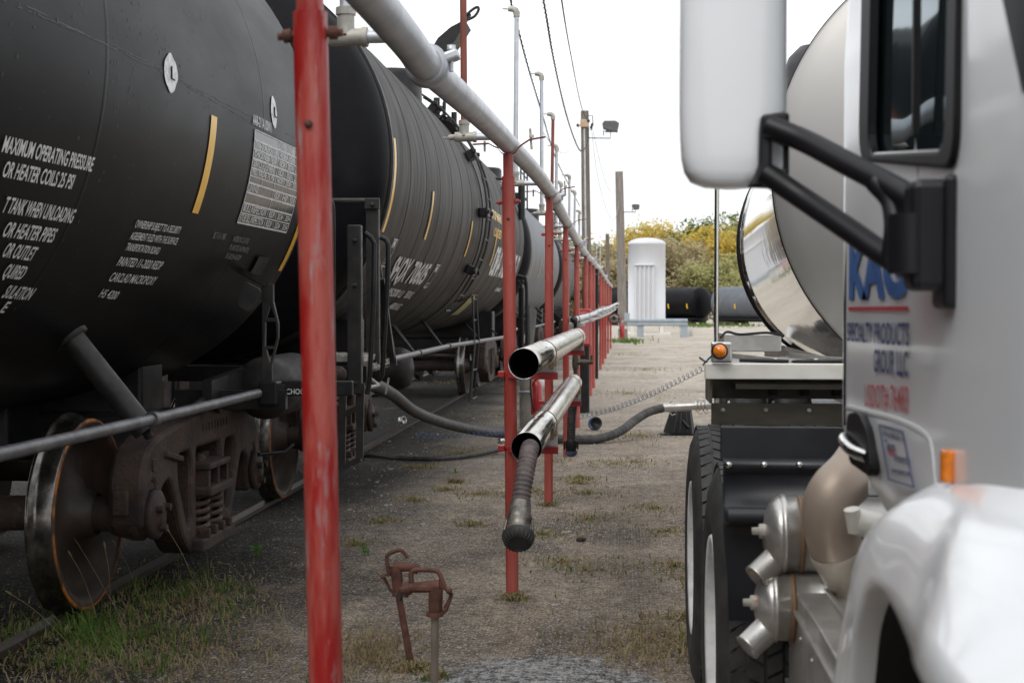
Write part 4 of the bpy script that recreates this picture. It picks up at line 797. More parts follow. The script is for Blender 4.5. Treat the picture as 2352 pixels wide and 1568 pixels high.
# silver service pipe along the far posts
o = thing('service_pipe', 'thin silver pipe run held on the far red posts at waist height', 'pipe', (-.5, 13.7, 1.34))
s = MB(); sp_ = [Vector((-.5, 13.7, 1.345)), Vector((-.47, 17, 1.35)), Vector((-.44, 20, 1.36)), Vector((-.42, 22, 1.39)), Vector((-.38, 25, 1.40)), Vector((-.34, 28, 1.42)), Vector((-.3, 33, 1.46)), Vector((-.24, 36, 1.5)), Vector((-.22, 40, 1.5))]
s.tube(sp_, .029, 16); s.build('pipe', M['galv'], o)
s = MB(); s.tube([Vector((-.49, 15, 1.29)), Vector((-.40, 22, 1.29)), Vector((-.33, 28, 1.31)), Vector((-.26, 36, 1.36))], .02, 10); s.build('pipe', M['galvdull'], o, 'second thinner dull pipe below')
for y in (14.3, 17.2, 20.5, 23.2, 25.4, 28.5, 32.5, 35.5):
    s = MB(); xx = -.5+.26*(y-13.7)/26; s.lathe((xx, y, 1.345+.006*(y-13.7)), (0, 1, 0), [(-.015, .03), (-.015, .035), (.015, .035), (.015, .03)], 14); s.build('clamp_ring', M['blacksteel'], o)
    s = MB(); s.box(((xx-.58)/2+.02, y-.045, 1.285+.006*(y-13.7)), (xx+.58+.12, .05, .04), None, .004); s.build('hanger', M['galv'], o)
s = MB(); s.lathe((-.5, 13.7, 1.345), (0, -1, 0), [(-.02, .036), (.03, .036), (.05, .02), (.07, .012), (.07, 0)], 14); s.tube([(-.487, 13.75, 1.345), (-.487, 13.75, 1.22), (-.487, 13.75, .80)], [.02, .016, .016], 10); s.build('drop_pipe', M['blacksteel'], o)
s = MB(); q = ay(1322, 832, 13.75); s.lathe(q, (0, 0, 1), [(-.06, .03), (0, .035), (.07, .03)], 14); s.tube([q, q+Vector((.09, 0, 0)), q+Vector((.17, 0, 0))], [.024, .03, .016], 10); s.cyl(q+Vector((.15, 0, -.01)), q+Vector((.155, 0, .07)), .01, 8); s.cyl(q, q+Vector((0, 0, -.35)), .022, 10); s.lathe(q+Vector((0, 0, -.14)), (0, 0, 1), [(-.02, .035), (.02, .035)], 10)
s.build('valve', mat('grimy_brass_valve', (.07, .055, .04), .5, metal=.4, var=.3, vscale=30), o)
# red valve station among the far posts
o = thing('valve_station', 'small red cabinet fixed behind the fifth and sixth red posts', 'valve cabinet', (-.7, 19.5, 0)); s = MB(); s.box((-.60, 19.6, 1.17), (.24, .2, .52), None, .02); s.build('cabinet', M['redclean'], o)
s = MB(); s.box((-.60, 19.6, .45), (.2, .16, .92), None, .02); s.build('stand', M['blacksteel'], o); s = MB(); s.box((-.60, 19.495, 1.17), (.2, .012, .44), None, .004); s.build('door_panel', mat('pink_faded_panel', (.55, .16, .16), .5), o)
for k, (yy, xx, zz) in enumerate(((33, -.28, 1.16), (36.5, -.25, 1.12))):
    o = thing('gate_valve', ('round grey valve wheel hanging near the end of the service pipe', 'second round valve behind the first at the far end of the row')[k], 'valve', (xx, yy, zz), 'valves at the far end of the row')
    s = MB(); s.lathe((xx, yy, zz), (0, 1, 0), [(-.1, .05), (-.1, .09), (-.07, .09), (-.05, .055), (.05, .055), (.07, .09), (.1, .09), (.1, .05)], 16); s.tube([(xx-.12, yy, zz), (xx+.12, yy, zz)], .05, 12); s.build('valve_body', M['galvdull'], o)
    s = MB(); s.tube([(xx+.12*math.cos(w), yy-.14, zz+.12*math.sin(w)) for w in [2*PI*q/20 for q in range(21)]], .012, 6); s.tube([(xx-.12, yy-.14, zz), (xx+.12, yy-.14, zz)], .008, 5); s.cyl((xx, yy-.16, zz), (xx, yy, zz), .014, 8); s.build('handwheel', M['redclean'] if k else M['blacksteel'], o)
# wooden stub post with extinguisher
o = thing('stub_post', 'thick weathered grey stub post behind the stainless tubes', 'bollard', (-1.17, 17, 0)); s = MB(); s.tube([(-1.17, 17, -.05), (-1.17, 17, .82), (-1.17, 17, .86)], [.105, .1, .085], 20); s.build('shaft', M['concrete'], o)
s = MB(); s.box((-1.12, 16.88, .45), (.03, .03, .06), None, .005); s.lathe((-1.17, 17, .45), (0, 0, 1), [(-.012, .106), (-.012, .11), (.012, .11), (.012, .106)], 20); s.build('strap', M['galv'], o)
def extinguisher(x, y, z, sc, lab):
    o = thing('fire_extinguisher', lab, 'extinguisher', (x, y, z), 'fire extinguishers'); s = MB(); s.lathe((x, y, z), (0, 0, 1), [(0, 0), (0, .07*sc), (.02*sc, .075*sc), (.36*sc, .075*sc), (.42*sc, .05*sc), (.44*sc, .025*sc), (.46*sc, .02*sc)], 22); s.build('cylinder', M['redclean'], o)
    s = MB(); s.box((x, y, z+.49*sc), (.04*sc, .12*sc, .04*sc), None, .005); s.box((x+.04*sc, y, z+.53*sc), (.12*sc, .03*sc, .015*sc)); s.build('valve_head', M['galv'], o)
    s = MB(); s.tube(spline([(x, y-.04*sc, z+.5*sc), (x-.07*sc, y-.08*sc, z+.46*sc), (x-.06*sc, y-.09*sc, z+.2*sc), (x-.02*sc, y-.09*sc, z+.05*sc)], 14), .012*sc, 8); s.build('discharge_hose', M['blacksteel'], o)
extinguisher(-1.03, 16.4, .22, .9, 'red fire extinguisher by the grey stub post, seen between the tubes')
# blue hose ball / valve near
# ---------------------------------------------------------------- transfer hose, stand, cords
o = thing('transfer_hose', 'thick black hose running across the ground from the tank cars to the trailer', 'hose', (-.5, 15.1, 0))
pts = [ay(845, 882, 10.2), ay(870, 888, 10.6), ay(905, 908, 11.4), ay(950, 943, 12.4), ay(1010, 968, 13.3), ay(1080, 986, 14.2), ay(1165, 997, 15), ay(1250, 1006, 15.1), ay(1330, 1009, 15.1), ay(1380, 1006, 15.2), ay(1425, 990, 15.4), ay(1460, 964, 15.7), ay(1490, 946, 15.9), ay(1525, 936, 16)]
P, rr_ = ribbed(pts, .046, .004, .07); s = MB(); s.tube(P, rr_, 16); s.build('hose_body', M['hose'], o)
s = MB(); a, b = ay(1523, 936, 16), ay(1625, 931, 16); s.tube([a, a.lerp(b, .25)], .05, 16); s.tube([a.lerp(b, .12), a.lerp(b, .18)], .06, 16); s.tube([a.lerp(b, .2), b, Vector((1.35, 15.2, .4)), Vector((1.5, 12.9, .62))], .042, 16)
for t_ in (.27, .72, .8, .88, .97): s.tube([a.lerp(b, t_), a.lerp(b, t_+.035)], .056, 16)
for t_ in (.14, .76, .9): q = a.lerp(b, t_); s.tube([q+Vector((0, -.03, .05)), q+Vector((.03, -.03, .085)), q+Vector((.08, -.03, .07))], .007, 6); s.tube([q+Vector((0, -.03, -.05)), q+Vector((.03, -.03, -.085)), q+Vector((.07, -.03, -.07))], .007, 6)
s.build('coupling', M['alu'], o)
o = thing('hose_stand', 'black plastic pedestal propping up the hose coupling beside the trailer', 'stand', az(1560, 998, 0))
B = az(1560, 996, 0); yb = B.y; s = MB()
def ring(hw, z, tx=0): return [Vector((B.x+tx+u*hw, yb+v*hw*.8, z)) for u, v in ((-1, -.55), (-.8, -1), (.8, -1), (1, -.55), (1, .55), (.8, 1), (-.8, 1), (-1, .55))]
rows = [ring(.225, 0), ring(.225, .015), ring(.18, .025), ring(.12, .27, .02), ring(.10, .275, .02)]
s.grid(rows, False, True); s.add(rows[-1], [tuple(range(8))]); s.build('pedestal', M['blackplastic'], o)
s = MB()
for u in (-.07, .0, .09): s.prism([Vector((B.x+u-.008, yb-.185, .03)), Vector((B.x+u+.012, yb-.185, .03)), Vector((B.x+u*.6+.03, yb-.105, .26)), Vector((B.x+u*.6+.015, yb-.105, .26))], (0, .02, 0))
s.tube([(B.x+.03, yb-.15, .17), (B.x+.10, yb-.2, .09)], .015, 8); s.box((B.x+.02, yb, .27), (.24, .16, .02), None, .008); s.build('rib', M['blackplastic'], o)
o = thing('ground_hose', 'thin black hose lying on the soil left of the second red post', 'hose', (-1.8, 14, 0)); P, rr_ = ribbed([az(700, 1068, .03), az(830, 1044, .03), az(920, 1051, .03), az(1000, 1053, .03), az(1080, 1046, .03), az(1140, 1034, .04), az(1158, 1030, .05)], .022, .002, .06); s = MB(); s.tube(P, rr_, 12); s.build('hose_body', M['hose'], o)
s = MB(); q = ay(1152, 1030, 13.9); s.lathe(q, (0, 0, 1), [(0, .04), (.03, .045), (.03, .036), (.06, .036), (.06, .045), (.09, .045), (.10, .03), (.1, 0)], 16); s.build('coupling', M['stainless'], o)
o = tag(MB().helix([ay(955, 999, 13.9), ay(1040, 1001, 13.9), ay(1120, 995, 13.9), ay(1175, 990, 13.8)], .022, .0035, .052, 5, 8).build('coiled_cord', M['bluecord']), 'bright blue coiled cord stretched low above the soil left of the posts', 'cord')
o = tag(MB().helix([ay(1328, 957, 13.4), ay(1400, 941, 13.1), ay(1480, 911, 12.7), ay(1560, 873, 12.3), ay(1622, 842, 12.0)], .024, .003, .062, 5, 8).build('coiled_cord', M['greycord']), 'slate-blue coiled cord rising from the posts to the trailer corner', 'cord')
q = az(1362, 988, 0)
o = thing('loose_cap', 'black cap with blue rim dropped on the asphalt by the hose', 'cap', q); s = MB(); s.lathe(q+Vector((.02, -.0, .075)), (.25, -.85, .25), [(-.06, .03), (0, .05), (.05, .065), (.065, .075), (.07, .068), (.03, .05), (.02, 0)], 24); s.build('cup', M['blackplastic'], o)
s = MB(); s.tube([q+Vector((.07*math.cos(w)+.02, .06, .075+.07*math.sin(w))) for w in [2*PI*k/16 for k in range(17)]], .012, 6); s.build('rim', M['bluecord'], o)
q = az(924, 975, 0); o = thing('loose_cap', 'small metal coupling ring lying on the soil by the track', 'cap', q); s = MB(); s.lathe(q+Vector((0, 0, .05)), (.9, -.4, .2), [(-.03, .04), (-.03, .05), (.03, .055), (.03, .045)], 16, close=True); s.build('ring', M['alu'], o)

# ---------------------------------------------------------------- yard hydrants
def hydrant(Y, base, body_top, pts, lab, mp_):
    o = thing('yard_hydrant', lab, 'hydrant', base, 'rusty yard hydrants'); A = lambda x, y, k=0: ay(x, y, Y+k)
    s = MB(); s.tube([base+Vector((0, 0, -.05)), A(*body_top)], .0148, 16); s.build('standpipe', mp_, o)
    return o, A
o, A = hydrant(5.83, ay(950, 1532, 5.83), (912, 1345), None, 'rust-brown yard hydrant leaning left, behind the other one', M['rust'])
s = MB(); s.tube([A(917, 1362), A(914, 1347), A(910, 1308), A(909, 1298)], [.019, .024, .024, .026], 16); s.tube([A(918, 1366), A(917, 1358)], .031, 16); s.tube([A(905, 1300), A(955, 1303)], [.021, .0165], 14); s.tube([A(950, 1303), A(962, 1307)], .021, 12); s.build('head', M['rust'], o)
s = MB(); s.tube(spline([A(894, 1322), A(889, 1290), A(890, 1274), A(905, 1266), A(921, 1263), A(931, 1272), A(937, 1281)], 20), .0085, 8); s.build('lever', M['rust'], o)
s = MB(); s.tube([A(892, 1318), A(880, 1322), A(898, 1356), A(912, 1362)], .007, 6); s.tube([A(892, 1312), A(905, 1308)], .009, 8); s.lathe(A(880, 1322, -.01), (0, -1, 0), [(-.01, .01), (.015, .01), (.015, 0)], 8); s.build('link', M['rust'], o)
o, A = hydrant(5.3, ay(997, 1622, 5.3), (999, 1405), None, 'yard hydrant on a pale grey standpipe, nearest the camera', M['hydpipe'])
s = MB(); s.tube([A(999, 1412), A(1000, 1398), A(1001, 1360), A(1001, 1350)], [.021, .027, .027, .028], 16); s.tube([A(999, 1414), A(999, 1404)], .033, 16); s.tube([A(1010, 1345), A(940, 1349)], [.025, .019], 14); s.tube([A(942, 1349), A(928, 1352)], [.026, .026], 12); s.tube([A(930, 1352), A(926, 1368)], .02, 10); s.box(A(975, 1348), (.07, .05, .018), None, .003); s.build('head', M['rust'], o)
s = MB(); s.tube(spline([A(946, 1338), A(944, 1318), A(952, 1309), A(975, 1308), A(1004, 1311), A(1013, 1325), A(1022, 1350)], 24), .0095, 8); s.build('lever', M['rust'], o)
s = MB(); s.tube([A(1005, 1342), A(1026, 1352), A(1037, 1364), A(1024, 1400), A(1010, 1410)], .008, 6); s.tube([A(1022, 1350, .03), A(1037, 1366, .03), A(1022, 1396, .03)], .007, 6); s.lathe(A(1032, 1356, -.01), (0, -1, 0), [(-.01, .011), (.015, .011), (.015, 0)], 8); s.build('link', M['rust'], o)
s = MB(); q = A(924, 1362); s.tube([q+Vector((0, -.01, .01)), q+Vector((-.012, -.01, -.02))], .013, 8); s.build('bolt', M['cast'], o)

# ---------------------------------------------------------------- utility poles, lights, wires
YA = 52.; YB = 59.
def pole(x0, yt, x1, Y, r0, r1, lab, m):
    t = ay(x0, yt, Y); b = az(x1, 697+1.5*FPX/Y, 0); o = thing('utility_pole', lab, 'pole', (b.x, b.y, 0), 'wooden utility poles'); s = MB(); s.tube([b+Vector((0, 0, -.1)), b.lerp(t, .5), t], [r1, (r0+r1)/2, r0], 18); s.build('pole_shaft', m, o); return o
pa = pole(1343, 255, 1350, YA, .145, .19, 'tall dark wooden pole that carries the black wires and conduit', M['wood'])
a = lambda x, y: ay(x, y, YA-.18)
s = MB(); s.box(a(1342, 283)+Vector((0, .03, 0)), (.30, .06, .28), None, .01); s.build('pale_plate', mat('pale_plate', (.45, .44, .36), .6, col2=(.5, .3, .15), vscale=4), pa)
s = MB(); s.tube([a(1342, 296), a(1343, 340), a(1346, 600), a(1348, 760)], .028, 8); s.build('conduit', M['galv'], pa)
s = MB(); s.tube([a(1352, 266), a(1361, 266), a(1362, 285), a(1357, 300)], .018, 6)
for q in ((1360, 287), (1358, 293), (1327, 288), (1352, 278)): s.lathe(a(*q), (0, 0, 1), [(-.06, .02), (-.03, .05), (.03, .05), (.06, .02)], 8)
s.tube([a(1326, 288), a(1333, 288)], .015, 6); s.build('insulator', M['cast'], pa)
pb = pole(1422, 394, 1431, YB, .16, .2, 'paler wooden pole beside the white storage tank, with an extinguisher at its foot', M['woodpale'])
s = MB(); s.box(ay(1440, 728, YB-.2), (.22, .12, .34), None, .01); s.build('junction_box', M['guard'], pb)
pc = pole(1395, 537, 1398, 112, .15, .18, 'far thin wooden pole between the red posts and the paler pole', M['wood'])
extinguisher(*(lambda q: (q.x, q.y, q.z))(ay(1431, 778, YB-.4)), 2.0, 'red extinguisher hung on the paler wooden pole') if False else None
q = ay(1429, 776, YB-.35); extinguisher(q.x, q.y, q.z, 1.35, 'red fire extinguisher hung on the paler wooden pole')
q = ay(1429, 752, YB-.3); s = MB(); s.lathe((q.x, YB, q.z), (0, 0, 1), [(-.06, .2), (.06, .2)], 12); s.build('white_band', M['white'], pb)
def floodlight(x, y, Y, sc, lab, armx, army):
    c = ay(x, y, Y); o = thing('flood_light', lab, 'flood light', c, 'flood lights on arms'); s = MB(); w = .3*sc; h = .2*sc
    s.prism([c+Vector((-w, 0, h*.5)), c+Vector((-w*.75, 0, h)), c+Vector((w*.6, 0, h)), c+Vector((w*1.05, 0, h*.6)), c+Vector((w*.85, 0, -h)), c+Vector((-w*.1, 0, -h*.7)), c+Vector((-w*.9, 0, -h*.3))], (0, w*1.3, 0)); s.build('housing', M['lamp'], o)
    s = MB(); s.box(c+Vector((0, w*.6, -h*.85)), (w*1.3, w, .04)); s.build('lens', M['lampglass'], o)
    s = MB(); j = ay(armx, army, Y); e = c+Vector((0, w*.6, -h*1.6)); s.tube([j, Vector((e.x, e.y, j.z)), e+Vector((.0, 0, h))], .02, 6); s.tube([e+Vector((-.25*sc, 0, 0)), e+Vector((-.25*sc, 0, h))], .02, 6); s.build('arm', M['lamp'], o)
floodlight(1402, 290, YA, 1, 'boxy grey flood light on an arm right of the tall pole', 1350, 317)
floodlight(1460, 475, YB, .55, 'smaller grey flood light right of the paler pole, against the trees', 1428, 487)
def wire(lab, pts, r, m, n=40, twist=False):
    P = spline(pts, n); s = MB(); s.tube(P, r, 6)
    if twist: s.helix(P[::4]+[P[-1]], r*1.0, r*.7, .5, 5, 8)
    tag(s.build('power_wire', m), lab, 'wire', 'overhead wires')
wire('twisted black wire farthest left, dropping behind the pale risers', [ay(1120, -160, 14), ay(1172, 0, 18), ay(1210, 145, 24), ay(1247, 268, 32), ay(1280, 372, 45), ay(1330, 470, 60)], .013, M['wire'], 40, True)
wire('middle black wire that sags below the pole top and rises again', [ay(1200, -220, 14), ay(1248, 0, 20), ay(1270, 130, 27), ay(1300, 262, 36), ay(1325, 334, 45), ay(1338, 347, 50), ay(1350, 325, 51.5), ay(1352, 290, 51.8)], .015, M['wire'], 48, True)
wire('rightmost straight black wire ending at the pale plate on the pole', [ay(1262, -220, 16), ay(1290, 0, 22), ay(1310, 120, 32), ay(1334, 240, 46), ay(1350, 280, 51.7)], .015, M['wire'], 40, False)
wire('thin grey wire looping from the tall pole down to the paler pole, upper one', [ay(1360, 290, YA), ay(1375, 360, 54), ay(1392, 420, 56.5), ay(1405, 442, 58), ay(1418, 432, YB)], .009, M['wiregrey'])
wire('thin grey wire looping from the tall pole low toward the paler pole, lower one', [ay(1358, 293, YA), ay(1372, 400, 54), ay(1392, 478, 56.5), ay(1410, 505, 58), ay(1422, 470, YB)], .009, M['wiregrey'])
wire('pale looping wire left of the tall pole, drooping to the risers', [ay(1330, 290, YA), ay(1318, 335, 48), ay(1295, 352, 42), ay(1270, 335, 36), ay(1245, 300, 30)], .008, M['wiregrey'])

# ---------------------------------------------------------------- white storage tank, guardrail
YW = 69.; o = thing('storage_tank', 'white vertical storage tank with a ribbed panel on its front', 'tank', az(1486, 768, 0)); cx = ay(1486, 700, YW).x; R_ = .91; z0 = .42; z1 = ay(1486, 560, YW).z
s = MB(); s.lathe((cx, YW+.9, 0), (0, 0, 1), [(z0, 0), (z0, R_), (z0+.3, R_), (z0+.3, R_+.01), (z0+.36, R_+.01), (z0+.36, R_), (z1-.02, R_), (z1, R_+.02), (z1+.06, R_+.015), (z1+.2, R_*.85), (z1+.3, R_*.5), (z1+.34, 0)], 48); s.build('vessel', M['whitetank'], o)
s = MB(); y0 = YW-.12
s.box((cx-.13, y0+.12, ay(1480, 672, YW).z), (.98, .2, 2.75), None, .02)
for k in range(5): s.tube([(cx-.55+k*.21, y0-.01, .65), (cx-.55+k*.21, y0-.01, 3.3)], .06, 10)
s.box((cx-.13, y0-.0, 3.36), (1.06, .22, .05)); s.build('ribbed_panel', M['whitetank'], o)
s = MB()
for k in (-.7, .7):
    for j in (-.6, .6): s.box((cx+k, YW+.9+j, .22), (.16, .16, .44))
s.box((cx, YW+.9, .05), (2.3, 2.3, .1)); s.build('base_frame', M['aluwhite'], o)
s = MB()
for k in (-.6, .62): s.lathe((cx+k, YW+.6, z1+.08), (0, 0, 1), [(0, .06), (.14, .05), (.15, 0)], 8)
s.build('lifting_lug', M['whitetank'], o)
o = thing('guard_rail', 'blue-grey guardrail standing in front of the white storage tank', 'guardrail', az(1573, 773, 0)); YG = 64.; a, b = ay(1437, 740, YG), ay(1579, 740, YG)
s = MB(); prof = [(0, .16), (-.06, .12), (-.06, .05), (0, .02), (0, -.02), (-.06, -.05), (-.06, -.12), (0, -.16)]; s.grid([[Vector((x, YG+u, a.z+v)) for u, v in prof] for x in (a.x, b.x)], False); s.build('beam', M['guard'], o)
for px in (1471, 1571):
    q = ay(px, 740, YG); s = MB(); s.box((q.x, YG+.1, .38), (.34 if px > 1500 else .3, .16, .78), None, .01); s.build('rail_post', M['guard'], o)
o = thing('plastic_pail', 'small white pail on the ground at the right end of the guardrail', 'pail', az(1585, 770, 0)); q = az(1584, 772, 0); s = MB(); s.lathe(q, (0, 0, 1), [(0, 0), (0, .14), (.36, .17), (.38, .18), (.38, .16), (.05, .12), (.05, 0)], 16); s.build('pail_body', M['white'], o); s = MB(); s.tube([q+Vector((.17*math.cos(w), 0, .36+.1*math.sin(w))) for w in [PI*k/8 for k in range(9)]], .01, 5); s.build('handle', M['wiregrey'], o)

# ---------------------------------------------------------------- trees
def tree(x, y, h, w, m, lab, seed, dens=1.0, base=.15, sp=.3):
    r = random.Random(seed); o = thing('tree', lab, 'tree', (x, y, 0), 'trees at the back of the yard')
    s = MB(); tips = []
    top = Vector((x+r.uniform(-.5, .5), y, h*.8)); s.tube([Vector((x, y, -.1)), Vector((x+r.uniform(-.2, .2), y, h*.4)), top], [.018*h, .012*h, .003*h], 7)
    for k in range(16):
        t = .15+.7*r.random(); a = r.random()*2*PI; b0 = Vector((x, y, h*.8*t)); L_ = w*(.55+.5*r.random())*(1-.3*t)
        e = b0+Vector((math.cos(a)*L_, math.sin(a)*L_, L_*(.5+.6*r.random()))); mid = b0.lerp(e, .5)+Vector((0, 0, -.1*L_)); s.tube([b0, mid, e], [.006*h, .004*h, .0015*h], 5); tips += [mid, e, b0.lerp(e, .75)]
        for q in range(3):
            e2 = e+Vector((r.uniform(-1, 1), r.uniform(-1, 1), r.uniform(.1, 1.2)))*w*.3; s.tube([e, e2], [.0022*h, .0008*h], 4); tips.append(e2)
    s.build('trunk', M['bark'], o)
    c = MB(); vs = []; fs = []; tips += [top, top+Vector((0, 0, h*.1))]+[Vector((x+r.uniform(-w, w)*.8, y+r.uniform(-w, w)*.8, h*r.uniform(base, .75))) for _ in range(22)]
    for p in tips:
        nl = int(r.uniform(35, 90)*dens); rad = w*r.uniform(.14, .3)
        for _ in range(nl):
            d = Vector((r.gauss(0, 1), r.gauss(0, 1), r.gauss(0, .8)))*rad*.62; q = p+d
            if q.z < .1: continue
            u = Vector((r.gauss(0, 1), r.gauss(0, 1), r.gauss(0, 1))).normalized(); v = u.orthogonal().normalized(); k = sp*r.uniform(.3, .65); i = len(vs)
            vs += [q+u*k, q+v*k*.6, q-u*k, q-v*k*.6]; fs.append((i, i+1, i+2, i+3))
    c.v = vs; c.f = fs; c.sm = [False]*len(fs)
    c.build('crown', m, o)
TR = [(1375, 130, 5.6, 2.6, 3), (1398, 138, 6.0, 2.6, 1), (1412, 125, 5.0, 2.2, 3), (1440, 128, 6.4, 2.6, 3), (1462, 132, 9.4, 3.3, 0), (1488, 136, 8.8, 3.2, 0), (1520, 140, 8.8, 3.4, 1), (1506, 128, 7.2, 2.8, 3), (1550, 134, 8.8, 3.4, 2), (1540, 126, 6.2, 3, 3),
      (1575, 140, 8.2, 3.4, 0), (1600, 134, 8.2, 3.4, 1), (1622, 140, 9.2, 3.5, 2), (1590, 125, 5.6, 3, 3), (1648, 130, 9.0, 3.3, 0), (1668, 136, 9.4, 3.4, 2), (1640, 122, 5.4, 2.6, 1), (1695, 132, 8.4, 3.4, 1), (1725, 138, 9.4, 3.6, 2), (1760, 134, 9, 3.5, 0),
      (1350, 136, 6.2, 3, 1), (1320, 132, 6.6, 3, 2), (1280, 140, 7, 3.2, 0), (1230, 138, 7, 3.2, 1), (1830, 140, 9, 3.6, 1), (1920, 138, 9, 3.6, 2), (2040, 140, 9.5, 3.8, 0)]
KL = ['yellow', 'olive', 'green', 'brown']
WH = {1375: 'behind the last red posts', 1398: 'behind the far thin pole', 1412: 'low, just left of the paler pole', 1440: 'between the paler pole and the white tank', 1462: 'rising over the left top of the white tank', 1488: 'standing tall right above the white tank', 1520: 'at the right top edge of the white tank', 1506: 'low behind the right side of the white tank',
      1550: 'right of the white tank, against the sky', 1540: 'low thicket just right of the white tank', 1575: 'behind the left far tank car', 1600: 'above the gap between the two far tank cars', 1622: 'left of the thin chrome pole', 1590: 'low, right behind the left far tank car', 1648: 'directly behind the thin chrome pole', 1668: 'just right of the thin chrome pole', 1640: 'low, behind the right far tank car',
      1695: 'at the left edge of the polished trailer', 1725: 'first one hidden behind the trailer', 1760: 'second one hidden behind the trailer', 1350: 'behind the middle of the red posts', 1320: 'seen through the gap at the fifth post', 1280: 'behind the blue-grey tank car', 1230: 'behind the second tank car', 1830: 'behind the trailer tank head', 1920: 'behind the cab rear edge', 2040: 'farthest right behind the cab'}
for i, (px, Y, h, w, k) in enumerate(TR):
    q = ay(px, 700, Y); tree(q.x, Y, h, w, LEAF[k], '%s-leaved autumn tree %s' % (KL[k], WH[px]) if k != 2 else 'green-leaved tree '+WH[px], 100+i, 1.0, .08)

# ---------------------------------------------------------------- trailer
TA, TB = Vector((1.70, 6.40, 2.087)), Vector((2.0, 12.0, 2.0)); TD = (TB-TA).normalized(); TL = (TB-TA).length; TR_ = 1.045
tr = thing('tank_trailer', 'polished tank trailer behind the truck cab, with brushed front head', 'trailer', (1.8, 6, 0))
s = MB(); prof = [(0, TR_)]
s.lathe(TA, TD, [(.02, TR_), (1.5, TR_), (3, TR_), (4.5, TR_), (TL-.02, TR_+.01)], 128); s.build('tank_barrel', M['chrome'], tr)
s = MB(); s.lathe(TA, TD, [(.012, TR_+.006), (-.005, TR_+.006), (-.012, TR_-.004), (-.04, TR_*.93), (-.09, TR_*.75), (-.14, TR_*.45), (-.16, 0)], 128); s.build('front_head', M['brushed'], tr)
s = MB(); s.lathe(TA, TD, [(.0, TR_+.004), (.0, TR_+.011), (.022, TR_+.011), (.022, TR_+.003)], 128); s.build('weld_ring', M['blacksteel'], tr)
s = MB(); s.lathe(TB, TD, [(-.02, TR_), (-.02, TR_+.035), (.10, TR_+.035), (.10, TR_), (.3, TR_*.8), (.4, 0)], 96); s.build('rear_ring', M['blackplastic'], tr)
s = MB(); s.lathe(TB-TD*.4, TD, [(-.03, TR_+.001), (-.03, TR_+.02), (.03, TR_+.02), (.03, TR_+.001)], 96); s.build('tank_band', M['chrome'], tr)
yb_ = 9.6; q = ay(1836, 150, yb_)
s = MB(); s.lathe(Vector((q.x+.12, yb_, 3.03)), (0, 0, 1), [(-.3, .22), (.02, .22), (.1, .19), (.17, .12), (.19, 0)], 24); s.box((q.x+.3, yb_+.4, 3.1), (.3, .8, .1), None, .03); s.build('top_cover', mat('dark_rubber_cover', (.03, .027, .03), .5, var=.2, vscale=8, bump=.4, bscale=12), tr)
# nose deck
YN = 5.6; L0 = ay(1620, 850, YN); s = MB(); zt_, zb_ = ay(1700, 835, YN).z, ay(1700, 871, YN).z
s.box(((L0.x+2.75)/2, YN+.03, (zt_+zb_)/2), (2.75-L0.x, .06, zt_-zb_), None, .004); s.build('nose_beam', M['aluwhite'], tr)
s = MB(); s.box(((L0.x+2.75)/2, YN+.52, zt_-.012), (2.7-L0.x, .9, .012)); s.build('deck_plate', mat('deck_checker', (.20, .19, .17), .4, metal=.5, col2=(.42, .41, .39), vscale=9), tr)
s = MB()
for k in range(5): s.box((L0.x+.25+k*.28, YN+.5, zt_+.004), (.03, .8, .016), Matrix.Rotation(.25, 3, 'Z'))
for k in range(3): s.lathe((L0.x+.3+k*.16, YN+.25, zt_), (0, 0, 1), [(0, .012), (.012, .01), (.012, 0)], 8)
s.build('deck_rib', M['alu'], tr)
s = MB(); s.tube(spline([(L0.x+.14, YN+.1, zt_+.01), (L0.x+.4, YN+.12, zt_+.004), (L0.x+.8, YN+.1, zt_+.01), (L0.x+1.2, YN+.1, zt_+.012)], 16), .008, 8); s.build('air_line', M['blacksteel'], tr)
s = MB(); xl_ = ay(1629, 900, YN+.1).x; zc0, zc1 = ay(1629, 925, YN+.1).z, ay(1629, 979, YN+.1).z
s.box(((xl_+2.7)/2, YN+.38, (zb_+zc0)/2), (2.7-xl_, .01, zb_-zc0)); s.box((xl_+.005, YN+.22, (zb_+zc0)/2), (.01, .32, zb_-zc0)); s.box((xl_+.35, YN+.12, zb_-.03), (.5, .16, .02)); s.build('nose_recess', M['steeldark'], tr)
for k in range(4):
    s = MB(); s.box((xl_+.28+k*.13, YN+.36, zc0+.045), (.035, .02, .06), None, .004); s.build('recess_bracket', M['blacksteel'], tr)
s = MB(); xl2 = ay(1635, 950, YN+.1).x; s.box(((xl2+2.6)/2, YN+.14, (zc0+zc1)/2-.001), (2.6-xl2, .02, zc0-zc1-.004), None, .003); s.build('apron', M['steeldark'], tr)
s = MB()
for k in range(6): s.lathe((xl2+.045+k*.17, YN+.128, zc0-.03), (0, -1, 0), [(0, .01), (.006, .008), (.006, 0)], 8)
s.build('bolt', M['galvdull'], tr)
s = MB(); q = ay(1658, 807, YN-.02); s.box(q+Vector((0, .02, -.004)), (.082, .03, .082), None, .008); s.build('lamp_bracket', M['alu'], tr)
s = MB(); q = ay(1653, 806, YN-.035); s.lathe(q, (0, -1, 0), [(-.01, .032), (.008, .032), (.01, .026)], 28); s.build('lamp_rim', M['blackplastic'], tr)
s = MB(); s.lathe(q, (0, -1, 0), [(.004, .027), (.018, .025), (.028, .018), (.032, .008), (.033, 0)], 28); s.build('marker_lamp', M['amber'], tr)
